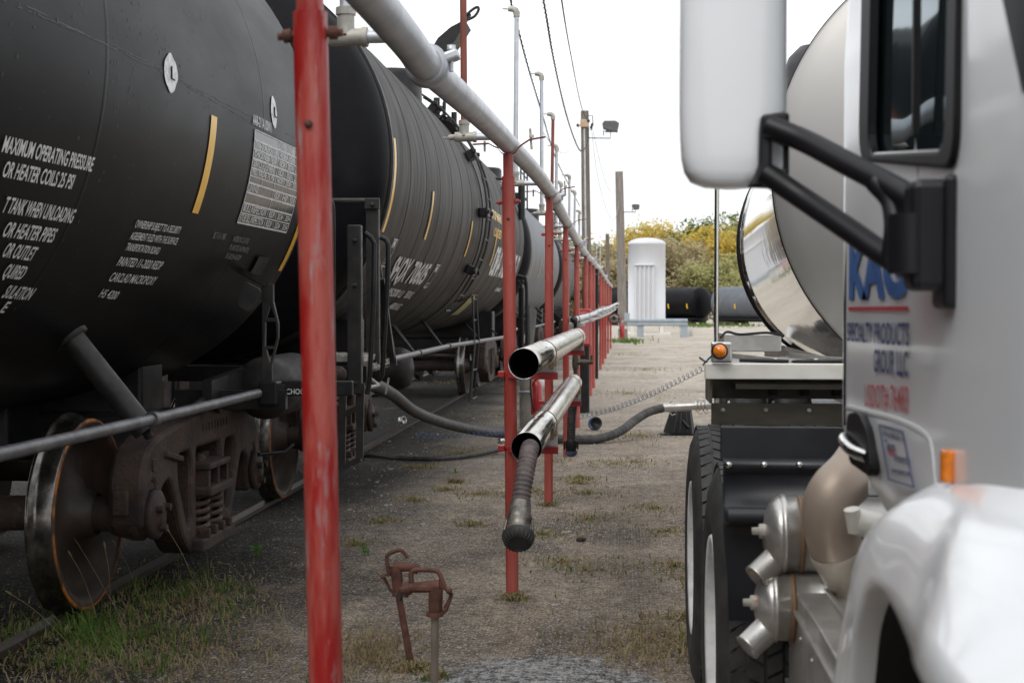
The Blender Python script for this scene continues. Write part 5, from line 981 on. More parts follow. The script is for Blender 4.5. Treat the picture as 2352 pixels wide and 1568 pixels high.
s = MB(); a, b = ay(1645, 782, 6.4), ay(1648, 180, 6.4); s.tube([a+Vector((0, 0, -.05)), b], .0105, 14); s.tube([a.lerp(b, .42), a.lerp(b, .425)], .015, 10); s.build('chrome_pole', M['stainless'], tr)
s = MB(); a = ay(1660, 766, 6.5); b = ay(1795, 808, 6.5); s.box(((a.x+b.x)/2, 6.75, (a.z+b.z)/2), (b.x-a.x, .5, a.z-b.z), None, .006); s.build('deck_box', M['alu'], tr)
s = MB(); s.tube(spline([ay(1655, 775, 6.42), ay(1670, 762, 6.45), ay(1700, 768, 6.45), ay(1760, 764, 6.46), ay(1796, 770, 6.46)], 16), .006, 6); s.tube(spline([ay(1625, 826, 5.55), ay(1640, 812, 5.5), ay(1630, 822, 5.5), ay(1614, 838, 5.5)], 8), .003, 5); s.build('cable', M['blacksteel'], tr)
for xx in (1.25, 2.35): s = MB(); s.box((xx, 8.9, 1.05), (.12, 7, .2)); s.build('frame_beam', M['alu'], tr)
def road_wheel(root, X, Y, R=.515, w=.25, s_=-1, dual=True, rim=True, n=72, tread=True):
    """wheel set; outer face at X, axle along x, s_ = outward direction"""
    offs = (0, -s_*.31) if dual else (0,)
    for k, off in enumerate(offs):
        t = MB(); xo = X+off; hw = w; A = (s_, 0, 0); c = (xo-s_*hw, Y, R+.0)
        t.lathe(c, A, [(.035, .30), (.01, .33), (-.005+.005, .40), (.01, R-.07), (.035, R-.02), (.05, R-.006), (hw-.05, R-.006), (hw-.03, R-.02), (hw-.008, R-.075), (hw, R-.14), (hw-.006, .33), (hw-.02, .30), (hw-.03, .285)], n)
        to = t.build('tyre', M['rubber'], root)
        if tread and k == 0 or tread:
            b = MB(); N = 60
            for i in range(N):
                for j in range(5):
                    a = 2*PI*(i+(.5 if j % 2 else 0)*1.0+.1*j)/N; cx_ = xo-s_*(.028+.0485*(j+.0)); ww = .040; ll = 2*PI*R/N*.40; rr0, rr1 = R-.012, R+.001
                    if j in (0, 4): rr1 = R-.004
                    e = Vector((0, math.cos(a), math.sin(a))); tg = Vector((0, -math.sin(a), math.cos(a))); o_ = Vector((cx_-s_*ww/2, Y, R))
                    X_ = Vector((1, 0, 0)); sk = (.01 if j % 2 else -.01)
                    q = [o_+e*r+tg*(l*ll+u*sk)+X_*u*ww/2 for r in (rr0, rr1) for u, l in ((-1, -1), (1, -1), (1, 1), (-1, 1))]
                    b.add(q, [(0, 1, 2, 3), (4, 5, 6, 7), (0, 1, 5, 4), (1, 2, 6, 5), (2, 3, 7, 6), (3, 0, 4, 7)])
            b.build('tread', M['rubber'], to)
        if rim:
            r = MB(); c2_ = (xo, Y, R)
            if k == 0: r.lathe(c2_, A, [(-.03, .287), (-.012, .297), (-.006, .292), (-.012, .272), (-.05, .262), (-.12, .255), (-.15, .235), (-.165, .2), (-.14, .12), (-.10, .11), (-.10, 0)], n)
            else: r.lathe(c2_, A, [(-.03, .287), (-.012, .297), (-.05, .262), (-.2, .25)], n)
            r.build('rim', M['alu'] if False else M['white'], root)
    return root
for yy in (10.2, 11.4):
    for sx, s_ in ((.72, -1), (3.15, 1)): road_wheel(tr, sx, yy, s_=s_, tread=False, n=32)
s = MB(); s.box((1.9, 10.8, .62), (1.9, 2.2, .2)); s.build('axle_frame', M['blacksteel'], tr)

# ---------------------------------------------------------------- truck
tk = thing('semi_truck', 'white day-cab semi truck cut by the right edge, blue lettering on its door', 'truck', (1.5, 2.5, 0))
for yy, lab in ((4.25, None), (5.55, None)):
    road_wheel(tk, .245, yy, s_=-1); road_wheel(tk, 2.75, yy, s_=1, tread=False, n=32)
s = MB(); s.box((1.15, 3.3, .82), (.09, 6.4, .26)); s.box((1.85, 3.3, .82), (.09, 6.4, .26)); s.box((1.5, 4.9, .55), (2.1, .2, .2)); s.box((1.5, 5.6, 1.06), (.9, .9, .1)); s.build('chassis', M['blacksteel'], tk)
# quarter fender
YF = 3.62; z = lambda y: ay(1700, y, YF).z; x0 = ay(1656, 1200, YF).x; x1 = .92
s = MB(); s.box(((x0+x1)/2, YF+.04, (z(982)+z(1062))/2), (x1-x0, .012, z(982)-z(1062)), None, .003); s.build('fender_upper', M['flap'], tk)
s = MB(); rows = []
for yy, dy in ((1054, .03), (1058, .012), (1066, .0), (1078, .004), (1086, .018), (1120, .012), (1150, .0), (1158, -.02), (1172, -.034), (1188, -.034), (1198, -.02), (1204, 0.0), (1230, .012), (1330, .02), (1400, .03), (1432, .035)):
    pin = .0 if yy < 1210 else .01*(yy-1210)/200; rows.append([Vector((x0+.006+pin*2, YF+dy+.012, z(yy))), Vector((x0+.012+pin, YF+dy, z(yy))), Vector(((x0+x1)/2, YF+dy, z(yy))), Vector((x1, YF+dy, z(yy)))])
s.grid(rows, True); s.build('mud_flap', M['flap'], tk)
s = MB(); s.tube([(x0+.015, YF-.03, z(1180)), (x0+.15, YF-.03, z(1180))], .022, 12); s.build('roll_bar', M['flap'], tk)
for px in (1674, 1755, 1836, 1917):
    q = ay(px, 1067, YF-.002); s = MB(); s.lathe(q, (0, -1, 0), [(0, .009), (.006, .008), (.009, .004), (.009, 0)], 14); s.build('bolt', M['stainless'], tk)
# canisters
def canister(px, py, Y, R_, lab, pipe):
    c = ay(px, py, Y); o = MB(); o.lathe(c, (1, 0, 0), [(-.002, 0), (0, R_*.35), (.006, R_*.62), (.014, R_*.83), (.024, R_*.95), (.034, R_), (.038, R_), (.040, R_+.005), (.050, R_+.005), (.052, R_), (.20, R_), (.202, R_+.004), (.212, R_+.004), (.214, R_), (.45, R_), (.46, 0)], 56)
    ob = o.build('canister', M['alu'], tk, lab)
    o = MB(); a = c+Vector((.025, -.03, -R_*.62)); d = Vector((-.6, -.3, -.5)).normalized(); o.lathe(a, d, [(0, .034), (.062, .033), (.066, .035), (.068, .029), (.03, .027)], 22); o.build('outlet', M['alu'], ob)
    o = MB(); o.lathe(c+Vector((.01, -.02, R_*.12)), (-1, -.1, 0), [(0, .018), (.022, .018), (.024, .01), (.04, .009), (.04, 0)], 14); o.build('plug', M['galvdull'], ob)
    o = MB(); o.lathe(c+Vector((.085, 0, 0)), (1, 0, 0), [(-.006, R_), (-.006, R_+.003), (.006, R_+.003), (.006, R_)], 40); o.build('strap', mat('rusty_strap', (.20, .12, .07), .6, metal=.3), ob)
    return ob
canister(1754, 1226, 3.48, .092, 'upper silver canister', 0); canister(1734, 1388, 3.46, .084, 'lower silver canister', 0)
s = MB(); P = lambda x, y, Y=3.35: ay(x, y, Y)
s.tube(spline([P(2010, 1010, 3.45), P(1960, 1085), P(1918, 1130, 3.3), P(1902, 1180, 3.3), P(1912, 1235, 3.32), P(1928, 1270, 3.33)], 30), [.062]*8+[.064]*8+[.062]*(len(spline([0*Vector((0,0,0))]*6, 30))-16) if False else .061, 40); s.build('exhaust_elbow', M['tan'], tk)
s = MB(); a = P(1925, 1262, 3.33); b = P(1948, 1325, 3.36); s.lathe(a, b-a, [(-.01, .064), (0, .068), (.085, .054), (.088, .05), (.13, .05), (.16, .06)], 36); s.build('elbow_sleeve', mat('pale_sleeve', (.50, .45, .38), .5, metal=.3, var=.06), tk)
s = MB(); a = P(1962, 1195, 3.2); b = P(2035, 1215, 3.15); s.tube([a, b], .03, 18); s.tube([a+Vector((.0, -.02, -.02)), a+Vector((-.01, -.03, .03))], .018, 10); s.build('pipe_stub', M['aluwhite'], tk)
s = MB(); s.box((.95, 3.3, .95), (.3, .5, .3), None, .02); s.build('understructure', M['blackplastic'], tk)
# aluminium box / step
s = MB(); XS = .404; ztop = .818; s.box(((XS+.98)/2, 2.86, ztop-.2), (.98-XS, 1.38, .4), None, .006); s.build('step_box', M['alu'], tk)
s = MB()
for x_ in (.475, .56, .68, .80): s.box((x_, 2.86, ztop+.005), (.012, 1.36, .010), None, .003)
s.box((XS-.004, 2.86, ztop-.045), (.012, 1.38, .012), None, .003); s.box((XS-.004, 2.86, ztop-.25), (.012, 1.38, .012), None, .003); s.box((.66, 3.02, ztop+.012), (.25, .06, .014), Matrix.Rotation(.6, 3, 'Z'), .004); s.build('step_rib', M['alu'], tk)
s = MB()
for k in range(7): s.lathe((XS-.001, 3.5-.2*k, ztop-.09), (-1, 0, 0), [(0, .006), (.004, .005), (.004, 0)], 8)
s.build('rivet', M['alu'], tk)
# cab shell: side skin with rounded corners; outline in (y, z) on x = XC
XC = .45
def cab_x(y, z_):                                                # side surface, slight barrel and tumblehome
    x = XC
    if y > 3.0: t = min(1, (y-3.0)/.05); x += .03*(1-math.sqrt(max(0, 1-t*t)))
    if z_ < 1.26: x += .09*((1.26-z_)/.16)**1.6*.35
    if z_ > 2.0: x += .06*(z_-2.0)
    if y < 1.64: x += .35*(1.64-y)**1.2
    return x
def side_skin(mb, y0, y1, z0f, z1f, ny, nz, off=0, hole=None):
    idx = {}; vs = []; fs = []
    for i in range(ny+1):
        y = y0+(y1-y0)*i/ny
        for j in range(nz+1):
            za, zb__ = z0f(y), z1f(y); zz = za+(zb__-za)*j/nz; idx[i, j] = len(vs); vs.append(Vector((cab_x(y, zz)-off, y, zz)))
    for i in range(ny):
        for j in range(nz):
            q = [vs[idx[a_]] for a_ in ((i, j), (i+1, j), (i+1, j+1), (i, j+1))]; c = sum(q, Vector())/4
            if hole and hole(c.y, c.z): continue
            fs.append((idx[i, j], idx[i+1, j], idx[i+1, j+1], idx[i, j+1]))
    mb.add(vs, fs, True)
def sk(y): return 1.10 if y > 2.6 else 1.10
WY0, WY1, WZ0, WZ1 = 2.0, 2.70, 1.75, 2.42
wb = lambda y: 1.684+(y-2.0)*.114
inwin = lambda y, z_: WY0 < y < WY1 and wb(y)+.012 < z_ < WZ1
# windshield edge: z rises backwards
ws = lambda y: 1.748+(y-1.664)*1.38
body = MB()
side_skin(body, 1.0, 3.04, lambda y: 1.10 if y < 2.56 else 1.10+(y-2.56)*.32, lambda y: 2.75 if y > 2.25 else min(2.75, max(1.45, ws(y))), 80, 80, 0, inwin)
# rear wall, roof, front
body.box((1.51, 3.03, 1.92), (2.0, .02, 1.64)); body.box((1.5, 2.64, 2.76), (1.95, .8, .03)); body.box((1.5, 2.0, 1.11), (1.9, 1.8, .03))
body.build('cab_body', M['whitepaint'], tk)
s = MB(); side_skin(s, .99, 3.04, lambda y: 1.10 if y < 2.56 else 1.10+(y-2.56)*.32, lambda y: 1.7, 2, 2) if False else None
s = MB(); s.add([(x_, y_, z_) for x_, y_, z_ in ((2.55, 1.0, 1.1), (2.55, 2.91, 1.1), (2.55, 2.91, 2.75), (2.55, 2.25, 2.75), (2.55, 1.58, 1.7), (2.55, 1.0, 1.45))], [(0, 1, 2, 3, 4, 5)]); s.build('far_side', M['whitepaint'], tk)
# windshield with gasket
s = MB(); A0, A1, B0, B1 = Vector((.53, 1.60, 1.735)), Vector((.56, 2.22, 2.70)), Vector((1.5, 1.30, 1.735)), Vector((1.5, 1.95, 2.70))
s.add([A0, A1, B1, B0, Vector((2.45, 1.60, 1.735)), Vector((2.43, 2.22, 2.7))], [(0, 3, 2, 1), (3, 4, 5, 2)]); s.build('windshield', M['glass'], tk)
s = MB(); side_skin(s, 1.56, 2.2, lambda y: max(1.735, ws(y)-.0), lambda y: ws(y)+.12, 20, 1, .004); s.build('windshield_gasket', M['seal'], tk)
# window
s = MB(); outr = rpoly([(1.966, wb(1.966)), (2.763, wb(2.763)), (2.763, WZ1+.03), (1.966, WZ1+.03)], .07, 6); inr = rpoly([(2.030, 1.714), (2.655, 1.774), (2.655, WZ1-.02), (2.030, WZ1-.02)], .05, 6)
vs, fs = loft2d([outr, inr], .03, .006); s.add([Vector((XC-.001+w_*.6+.02*max(0, v-2.0), u, v)) for u, v, w_ in vs], fs); wf = s.build('window_frame', M['seal'], tk)
s = MB(); s.add([(XC+.048, 1.97, 1.66), (XC+.004, 2.74, 1.66), (XC+.018, 2.74, 2.45), (XC+.062, 1.97, 2.45)], [(0, 1, 2, 3)]); s.build('window_glass', M['glass'], tk)
s = MB(); s.tube([(XC-.004, 2.05, 1.712), (XC-.004, 2.60, 1.766)], .005, 8); s.build('window_wiper', M['alu'], wf)
s = MB(); s.box((XC+.012, 2.33, 2.1), (.012, .010, .66)); s.build('divider_bar', M['seal'], wf)
# door seams and lower recess
s = MB()
for pth in ([(2.965, 1.25), (2.97, 1.5), (2.965, 2.5)],):
    s.tube([Vector((cab_x(y, z_)-.0005, y, z_)) for y, z_ in pth], .0035, 6)
s.build('door_seam', M['seal'], tk)
s = MB(); crease = [(2.95, 1.289), (2.7, 1.297), (2.41, 1.306), (2.19, 1.303), (2.13, 1.28), (2.11, 1.2), (2.1, 1.13)]
s.tube([Vector((cab_x(y, z_)+.0075, y, z_)) for y, z_ in [tuple(p) for p in [(q.x, q.y) for q in spline([Vector((a_, b_, 0)) for a_, b_ in crease], 24)]]], .010, 10); s.build('door_crease', M['whitepaint'], tk)
# door handle
hq = ax(1985, 1015, XC); s = MB(); v_, f_ = loft2d([rpoly([(-.10, -.05), (.14, -.05), (.18, -.02), (.18, .045), (.05, .06), (-.06, .03)], .04, 6)], .02, .004)
s.add([Vector((cab_x(hq.y-.02, hq.z)+w-.006, hq.y-.055+u, hq.z+v)) for u, v, w in v_], f_); hb = s.build('handle_recess', M['seal'], tk)
s = MB(); s.tube(spline([(XC-.010, hq.y+.115, hq.z-.0), (XC-.026, hq.y+.08, hq.z-.004), (XC-.028, hq.y-.04, hq.z-.012), (XC-.008, hq.y-.10, hq.z-.018)], 14), .012, 14); s.build('door_handle', M['chrome'], tk)
# lettering
def door_text(txt, pl, pr, hpx, m, nm='lettering', bold=.02, shear=0):
    a = ax(*pl, XC); b = ax(*pr, XC); h = hpx/FPX*(a.y+b.y)/2; v, f, w = glyphs(txt, bold); s = MB()
    s.add([Vector((cab_x(a.y+(b.y-a.y)*p[0], a.z)-.003, a.y+(b.y-a.y)*p[0], a.z+(b.z-a.z)*p[0]+h*p[1])) for p in v], f); return s.build(nm, m, tk)
door_text('KAG', (1953, 681), (2085, 673), 128, M['blue'], bold=.05)
s = MB(); a, b = ax(1952, 709, XC), ax(2091, 708, XC); s.add([(cab_x(a.y, 1.5)-.003, a.y, a.z-.0035), (XC-.003, b.y, b.z-.0035), (XC-.003, b.y, b.z+.0035), (cab_x(a.y, 1.5)-.003, a.y, a.z+.0035)], [(0, 1, 2, 3)]); s.build('red_rule', M['redletter'], tk)
door_text('SPECIALTY PRODUCTS', (1949, 782), (2092, 794), 47, M['navy']); door_text('GROUP, LLC', (2010, 852), (2089, 864), 54, M['navy']); door_text('USDOT# 76483', (1989, 932), (2089, 946), 56, M['redpale'], bold=.01)
s = MB(); q = [ax(*p, XC) for p in ((2023, 975), (2077, 990), (2103, 1118), (2045, 1100))]
for i in range(4): bar(s, Vector((XC-.003, q[i].y, q[i].z)), Vector((XC-.003, q[(i+1) % 4].y, q[(i+1) % 4].z)), .002, .002)
st = s.build('sticker', M['navy'], tk)
for txt, pl, pr, h, m in (('A Proud Member of', (2030, 1000), (2080, 1014), 14, 'navy'), ('Team', (2034, 1030), (2058, 1036), 22, 'navy'), ('Red', (2042, 1044), (2056, 1048), 20, 'redletter'), ('America', (2056, 1058), (2092, 1068), 20, 'navy'), ('www.team.com', (2046, 1084), (2090, 1094), 14, 'navy')):
    a = ax(*pl, XC); b = ax(*pr, XC); v, f, w = glyphs(txt, .012); s = MB(); hh = h/FPX*a.y; s.add([Vector((XC-.003+max(0, cab_x(a.y, a.z)-XC)*1.0, a.y+(b.y-a.y)*p[0], a.z+(b.z-a.z)*p[0]+hh*p[1])) for p in v], f); s.build('sticker_text', M[m], st)
q = ax(2181, 1070, XC-.005); s = MB(); s.box((cab_x(q.y, q.z)-.008, q.y, q.z), (.018, .018, .046), None, .004); s.build('side_marker', M['amber'], tk)
# mirror
ml, mr, mb_ = ay(1562, 300, 2.35).x, ay(1812, 300, 2.35).x, ay(1700, 428, 2.35).z; cw = (ml+mr)/2; hw = (mr-ml)/2; s = MB(); rows = []
hz = [mb_+.001, mb_+.004, mb_+.012, mb_+.028, mb_+.05, mb_+.085, mb_+.13, mb_+.4, mb_+.55, mb_+.60, mb_+.625, mb_+.63]
kk = [.15, .55, .78, .90, .955, .985, 1, 1, .97, .85, .5, .1]
for z_, k in zip(hz, kk):
    r = []
    for q in range(40):
        w = 2*PI*q/40; cx_ = abs(math.cos(w))**.5*math.copysign(1, math.cos(w)); sy = abs(math.sin(w))**.6*math.copysign(1, math.sin(w))
        tilt = (z_-mb_)*.02; r.append(Vector((cw+(hw*k*cx_)+(1-k)*hw*.45*0+tilt*0, 2.40+.062*(.5+.5*k)*sy, z_+(.022*(cx_*-1)*(1 if z_ < mb_+.05 else 0)*0))))
    rows.append(r)
s.grid(rows, True, True); s.add(rows[0], [tuple(range(40))]); s.add(rows[-1], [tuple(range(40))]); s.build('mirror_housing', M['whitepaint'], tk)
s = MB(); s.box((cw, 2.458, mb_+.31), (hw*1.8, .01, .54), None, .004); s.build('mirror_glass', M['chrome'], tk)
s = MB(); P = lambda x, y, Y: ay(x, y, Y)
Ym = 2.325
fl = [(1748, 265), (1800, 258), (1812, 262), (1812, 428), (1790, 433), (1716, 430), (1732, 405), (1742, 380), (1744, 300)]
inn = [(1772, 320), (1800, 335), (1800, 392), (1772, 378)]
c0 = ay(1780, 345, Ym); f2 = lambda L: [(ay(x, y, Ym).x-c0.x, ay(x, y, Ym).z-c0.z) for x, y in L]
vs, fs = loft2d([rpoly(f2(fl), .006), rpoly(f2(inn), .004)], .03, .005); s.add([Vector((c0.x+u, Ym+.005+w, c0.z+v)) for u, v, w in vs], fs); s.build('mirror_mount', M['blackplastic'], tk)
s = MB()
s.tube(spline([P(1765, 290, 2.31), P(1850, 325, 2.28), P(1950, 378, 2.2), P(2050, 430, 2.12), P(2130, 478, 2.04), P(2160, 500, 2.02)], 24), [.0185]*20+[.022]*(len(spline([Vector()]*6, 24))-20), 18)
s.tube(spline([P(1758, 398, 2.31), P(1850, 460, 2.28), P(1950, 528, 2.2), P(2040, 590, 2.12), P(2110, 622, 2.05), P(2150, 630, 2.02)], 24), .018, 18)
s.tube(spline([P(2010, 418, 2.14), P(2046, 460, 2.12), P(2056, 520, 2.1), P(2050, 590, 2.1), P(2060, 610, 2.09)], 20), .016, 16)
s.prism([P(2050, 440, 2.1), P(2150, 480, 2.0), P(2150, 640, 2.0), P(2060, 608, 2.1)], (.012, .02, 0)); s.build('mirror_arm', M['blackplastic'], tk)
s = MB(); s.tube([P(2090, 492, 2.03), P(2090, 628, 2.03)], .031, 24); s.box(((XC+.40)/2-.0, 2.035, 1.595), (.065, .07, .155), None, .012); s.box((XC-.006, 2.03, 1.585), (.02, .085, .185), None, .008); s.build('mirror_base', M['blackplastic'], tk)
# fender and hood
lip = [(.345, 2.42, .42), (.342, 2.35, .6), (.340, 2.27, .77)]+[tuple(ay(*q)) for q in ((1951, 1568, 2.19), (1966, 1420, 2.10), (1998, 1347, 2.0), (2043, 1381, 1.8), (2087, 1475, 1.5), (2115, 1558, 1.25))]+[(.245, .9, 1.16), (.25, .65, 1.08), (.27, .45, .9), (.30, .35, .6)]
outl = [(.352, 2.6, .42), (.352, 2.5, .66)]+[tuple(ay(*q)) for q in ((1930, 1568, 2.38), (1954, 1414, 2.34), (1971, 1342, 2.31), (1984, 1286, 2.29), (2017, 1209, 2.25), (2078, 1153, 2.18), (2156, 1114, 2.1), (2254, 1081, 2.0), (2352, 1059, 1.88))]+[(.52, 1.4, 1.34), (.49, .9, 1.29), (.45, .5, 1.2), (.45, .28, 1.0), (.45, .15, .6)]
ridge = [(x_+.13, y-.02, z_+.045) for (x_, y, z_) in outl]; ins = [(x_+.36, y-.03, z_+.07) for (x_, y, z_) in outl]
def L2(L, n=60):
    Q = spline([Vector(p) for p in L], 400); return [Q[int(round(i*(len(Q)-1)/n))] for i in range(n+1)]
la, lo, lr, li = L2(lip), L2(outl), L2(ridge), L2(ins); rows = []
for i in range(len(la)):
    a, b, c, d = la[i], lo[i], lr[i], li[i]; cc = (b-a); bul = Vector((-.012, .004, .018)); r = [a+Vector((.03, 0, -.0)), a+Vector((.006, -.004, -.003)), a, a+cc*.12+bul*.25]
    P3 = spline([a+cc*.12+bul*.25, a+cc*.5+bul*.8, b+Vector((0, 0, .004)), c, d], 20); rows.append([a+Vector((.04, -.01, -.006)), a+Vector((.008, -.004, -.004)), a]+P3)
s = MB(); s.grid(rows, True); s.build('front_fender', M['whitepaint'], tk)
s = MB(); tin = []
for i in range(len(la)): tin.append([la[i]+Vector((.035, -.012, -.006)), la[i]+Vector((.25, -.03, -.03)), la[i]+Vector((.5, -.03, -.04))])
s.grid(tin, True); s.box((.86, 1.3, .85), (.02, 2.2, .9)); s.box((.74, 2.45, .75), (.4, .02, .5)); s.build('wheel_well', M['blackplastic'], tk)
road_wheel(tk, .36, 1.3, R=.5, w=.28, s_=-1, dual=False, n=48, tread=False); road_wheel(tk, 2.64, 1.3, R=.5, w=.28, s_=1, dual=False, n=32, tread=False)
s = MB(); hood = []
for y, zz, xx in ((1.62, 1.72, .60), (1.2, 1.66, .66), (.7, 1.58, .74), (.3, 1.48, .82), (.1, 1.3, .86), (.05, .8, .86)): hood.append([Vector((xx-.06, y, .95 if zz > .9 else .8)), Vector((xx-.03, y, (zz+1)/2)), Vector((xx, y, zz-.08)), Vector((xx+.08, y, zz)), Vector((1.5, y-.05, zz+.05)), Vector((3-xx-.08, y, zz)), Vector((3-xx, y, zz-.08)), Vector((3-xx+.06, y, .95 if zz > .9 else .8))])
s.grid(hood, True); s.build('hood', M['whitepaint'], tk)
s = MB(); s.box((1.5, .02, 1.0), (1.1, .05, .62), None, .02); s.build('grille', M['chrome'], tk)

# ---------------------------------------------------------------- grass, weeds, stones
def blades(n, gen, m, name, lab, hmin, hmax, wmul=1, kind='stuff', cat='grass', parent=None):
    vs = []; fs = []
    for _ in range(n):
        g_ = gen()
        if g_ is None: continue
        x, y, hs = g_; h = rnd.uniform(hmin, hmax)*hs; a = rnd.random()*2*PI; lean = rnd.uniform(.2, 1.5); w = rnd.uniform(.0018, .0042)*wmul; d = Vector((math.cos(a), math.sin(a), 0)); sd = Vector((-d.y, d.x, 0))
        p = Vector((x, y, gz(x, y)-.004)); q0 = len(vs)
        for k, t in enumerate((0, .4, .75)): c = p+d*h*lean*t*t+Vector((0, 0, h*t*(1-.35*lean*t))); ww = w*(1, .9, .6)[k]; vs += [c-sd*ww, c+sd*ww]
        vs.append(p+d*h*lean+Vector((0, 0, h*(1-.45*lean)))); fs += [(q0, q0+1, q0+3, q0+2), (q0+2, q0+3, q0+5, q0+4), (q0+4, q0+5, q0+6)]
    s = MB(); s.v = vs; s.f = fs; s.sm = [False]*len(fs); return tag(s.build(name, m), lab, cat, kind=kind)
def near_green():
    r = rnd.random()
    if r < .62:
        px, py = rnd.gauss(210, 150), rnd.gauss(1475, 42)
    else: px, py = rnd.gauss(430, 90), rnd.gauss(1365, 30)
    if py < 1290: return None
    q = az(px, py, 0)
    if noise.noise(Vector((q.x*5, q.y*5, 0))) < -.1: return None
    return q.x, q.y, (1.0 if r < .62 else .8)*(1.5 if abs(px-230) < 90 else 1)
blades(2100, near_green, M['grassg'], 'grass', 'green grass growing beside the near wheel', .02, .12)
def near_dry():
    r = rnd.random()
    if r < .45: px, py = rnd.gauss(260, 200), rnd.gauss(1490, 50)
    elif r < .6: px, py = rnd.gauss(850, 60), rnd.gauss(1500, 30)
    elif r < .8: px, py = rnd.gauss(1500, 90), rnd.gauss(1480, 35)
    else: px, py = rnd.gauss(430, 110), rnd.gauss(1375, 35)
    if py < 1290: return None
    q = az(px, py, 0); return q.x, q.y, 1
blades(4800, near_dry, M['grassd'], 'dry_grass', 'dry straw-coloured grass and litter near the camera', .02, .075, 1)
TF = [(1178, 1374, .05, 60), (1180, 1376, .05, 60), (1260, 1160, .06, 60), (1000, 1566, .05, 90), (950, 1536, .06, 90), (740, 1560, .05, 60), (960, 1540, .06, 60), (1025, 1125, .10, 80), (1045, 1108, .08, 80), (880, 1200, .09, 90), (950, 1150, .1, 80), (1085, 1205, .1, 90), (1330, 1110, .12, 70), (1350, 1135, .25, 160), (1330, 1100, .12, 60), (1500, 1170, .18, 120), (1530, 1220, .22, 160), (1550, 1300, .2, 150), (1290, 1290, .16, 110), (1460, 1060, .3, 150), (1400, 1065, .3, 100), (1100, 1135, .3, 200),
      (1230, 1130, .3, 90), (1350, 1190, .2, 80), (1400, 1010, .5, 260), (1470, 1000, .4, 200), (1480, 850, 1.2, 300), (1420, 815, 1.4, 400), (1100, 1040, .3, 120), (1055, 1040, .25, 100), (820, 1250, .1, 60), (1340, 1310, .3, 160), (1250, 1225, .2, 60), (1590, 1330, .15, 160), (1570, 1420, .15, 220), (1440, 905, .6, 200), (1270, 1060, .3, 140), (1160, 955, .6, 300), (960, 1075, .2, 90), (1050, 880, .7, 300), (1590, 1470, .12, 160)]
def tuft(dry):
    def g_():
        px, py, r, n = rnd.choice(TF); q = az(px, py, 0); a = rnd.random()*2*PI; d = r*abs(rnd.gauss(0, .6)); s_ = 1+max(0, (q.y-9))*.05; return q.x+math.cos(a)*d*1.3, q.y+math.sin(a)*d*1.6, s_
    return g_
blades(7500, tuft(1), M['grassd'], 'dry_grass', 'dry grass tufts scattered over the asphalt', .012, .05, 1.3)
blades(1500, tuft(0), M['grassg'], 'grass', 'sparse green tufts in the cracks of the asphalt', .015, .055, 1.3)
def farg():
    px, py = rnd.choice([(1240, 770), (1436, 786), (1640, 748), (1720, 748), (1600, 749)]); q = az(px+rnd.gauss(0, 25), py+rnd.gauss(0, 2), 0); return q.x, q.y, 3+q.y*.06
blades(1100, farg, M['grassg'], 'grass', 'green grass far off round the parked tank cars and pole foot', .02, .045, 7)
def weed(px, py, h, lab, n=9, seed=1):
    r = random.Random(seed); b = az(px, py, 0); o = thing('weed', lab, 'plant', b, 'small weeds'); s = MB(); lf = MB()
    for k in range(3):
        e = b+Vector((r.uniform(-.3, .3)*h, r.uniform(-.3, .3)*h, h*r.uniform(.7, 1))); s.tube([b, b.lerp(e, .5)+Vector((0, 0, .01)), e], .0016, 5)
        for i in range(n):
            p = b.lerp(e, .3+.7*i/n); a = r.random()*2*PI; d = Vector((math.cos(a), math.sin(a), r.uniform(-.2, .5))).normalized(); u = d.orthogonal().normalized(); L_ = h*r.uniform(.22, .4)
            lf.add([p, p+d*L_*.5+u*L_*.22, p+d*L_, p+d*L_*.5-u*L_*.22], [(0, 1, 2, 3)])
    s.build('stem', M['weed'], o); lf.build('leaves', M['weed'], o)
weed(589, 1283, .09, 'bright green leafy weed at the rail right of the springs', seed=3); weed(838, 1275, .08, 'sprawling small weed right of the peeling post', 7, seed=4); weed(1046, 1090, .06, 'tiny bright weed near the hanging hose', 5, seed=5); weed(845, 1300-22, .05, 'tiny sprig low beside the peeling post', 4, 6)
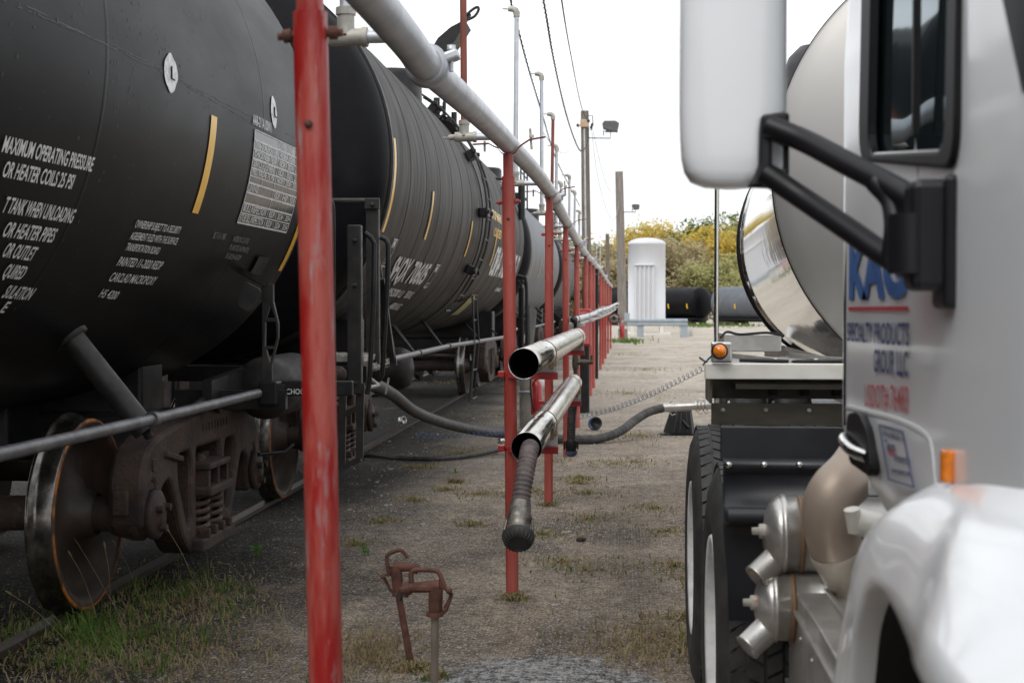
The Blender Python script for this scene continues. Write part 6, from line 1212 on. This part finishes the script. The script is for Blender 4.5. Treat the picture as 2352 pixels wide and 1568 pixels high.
# tall seed stalks
o = thing('seed_stalks', 'thin dry foxtail stalks leaning across the near wheel', 'plant', az(300, 1420, 0)); s = MB(); hd = MB()
for (a, b) in (((285, 1430), (108, 1150)), ((230, 1440), (160, 1270)), ((470, 1400), (385, 1215)), ((255, 1440), (240, 1250)), ((480, 1330), (465, 1245)), ((560, 1330), (505, 1290)), ((330, 1400), (262, 1245)), ((180, 1500), (20, 1360))):
    p, q = az(a[0], a[1], 0), ay(b[0], b[1], az(a[0], a[1], 0).y); m_ = p.lerp(q, .6)+Vector((.01, 0, .015)); P4 = spline([p, m_, q], 10); s.tube(P4, .0013, 4); hd.tube([q+(P4[-2]-q).normalized()*.02, q, q-(P4[-2]-q).normalized()*.015], [.002, .005, .002], 6)
s.build('stalk', M['grassd'], o); hd.build('seed_head', M['grassd'], o)
# loose stones
vs = []; fs = []
ico = bmesh.new(); bmesh.ops.create_icosphere(ico, subdivisions=1, radius=1); iv = [v.co.copy() for v in ico.verts]; iff = [tuple(v.index for v in f.verts) for f in ico.faces]; ico.free()
for i in range(5200):
    if i < 3800: q = az(rnd.uniform(-50, 1650), 1568-rnd.random()**1.2*420, 0)
    else: q = az(rnd.uniform(800, 1600), rnd.uniform(960, 1250), 0)
    r_ = rnd.uniform(.0016, .0048)*(1 if rnd.random() < .96 else 2.2)*(1 if i < 3800 else 1.8); k = len(vs); sx, sy, sz = r_*rnd.uniform(.7, 1.5), r_*rnd.uniform(.7, 1.5), r_*rnd.uniform(.4, .8)
    z0 = gz(q.x, q.y); a = rnd.random()*6; ca, sa = math.cos(a), math.sin(a)
    vs += [Vector((q.x+(v.x*sx)*ca-(v.y*sy)*sa, q.y+(v.x*sx)*sa+(v.y*sy)*ca, z0+v.z*sz+sz*.3)) for v in iv]; fs += [tuple(j+k for j in f) for f in iff]
s = MB(); s.v = vs; s.f = fs; s.sm = [False]*len(fs); tag(s.build('gravel', M['rock']), 'loose pale gravel scattered over the yard', 'gravel', kind='stuff')
for (px, py, r_, lab) in ((1273, 1392, .017, 'loose grey pebble right of the second red post foot'), (1398, 1572-0-0, .014, 'pale pebble in front of the ash-grey gravel patch'), (1335, 1240, .03, 'dark crumpled leaf lying on the asphalt')):
    q = az(px, py if py < 1568 else 1560, 0); s = MB(); s.add([q+Vector((v.x*r_*1.3, v.y*r_, v.z*r_*.6+.006)) for v in iv], iff); tag(s.build('pebble' if 'leaf' not in lab else 'leaf', M['rock'] if 'leaf' not in lab else M['tie']), lab, 'stone' if 'leaf' not in lab else 'leaf')
# white plastic litter behind the posts
o = tag(MB().tube([az(1215, 888, .05), az(1235, 883, .1), az(1262, 886, .06)], [.08, .14, .07], 7).build('plastic_sheet', M['white']), 'crumpled white plastic sheet on the ground behind the stainless tubes', 'litter')
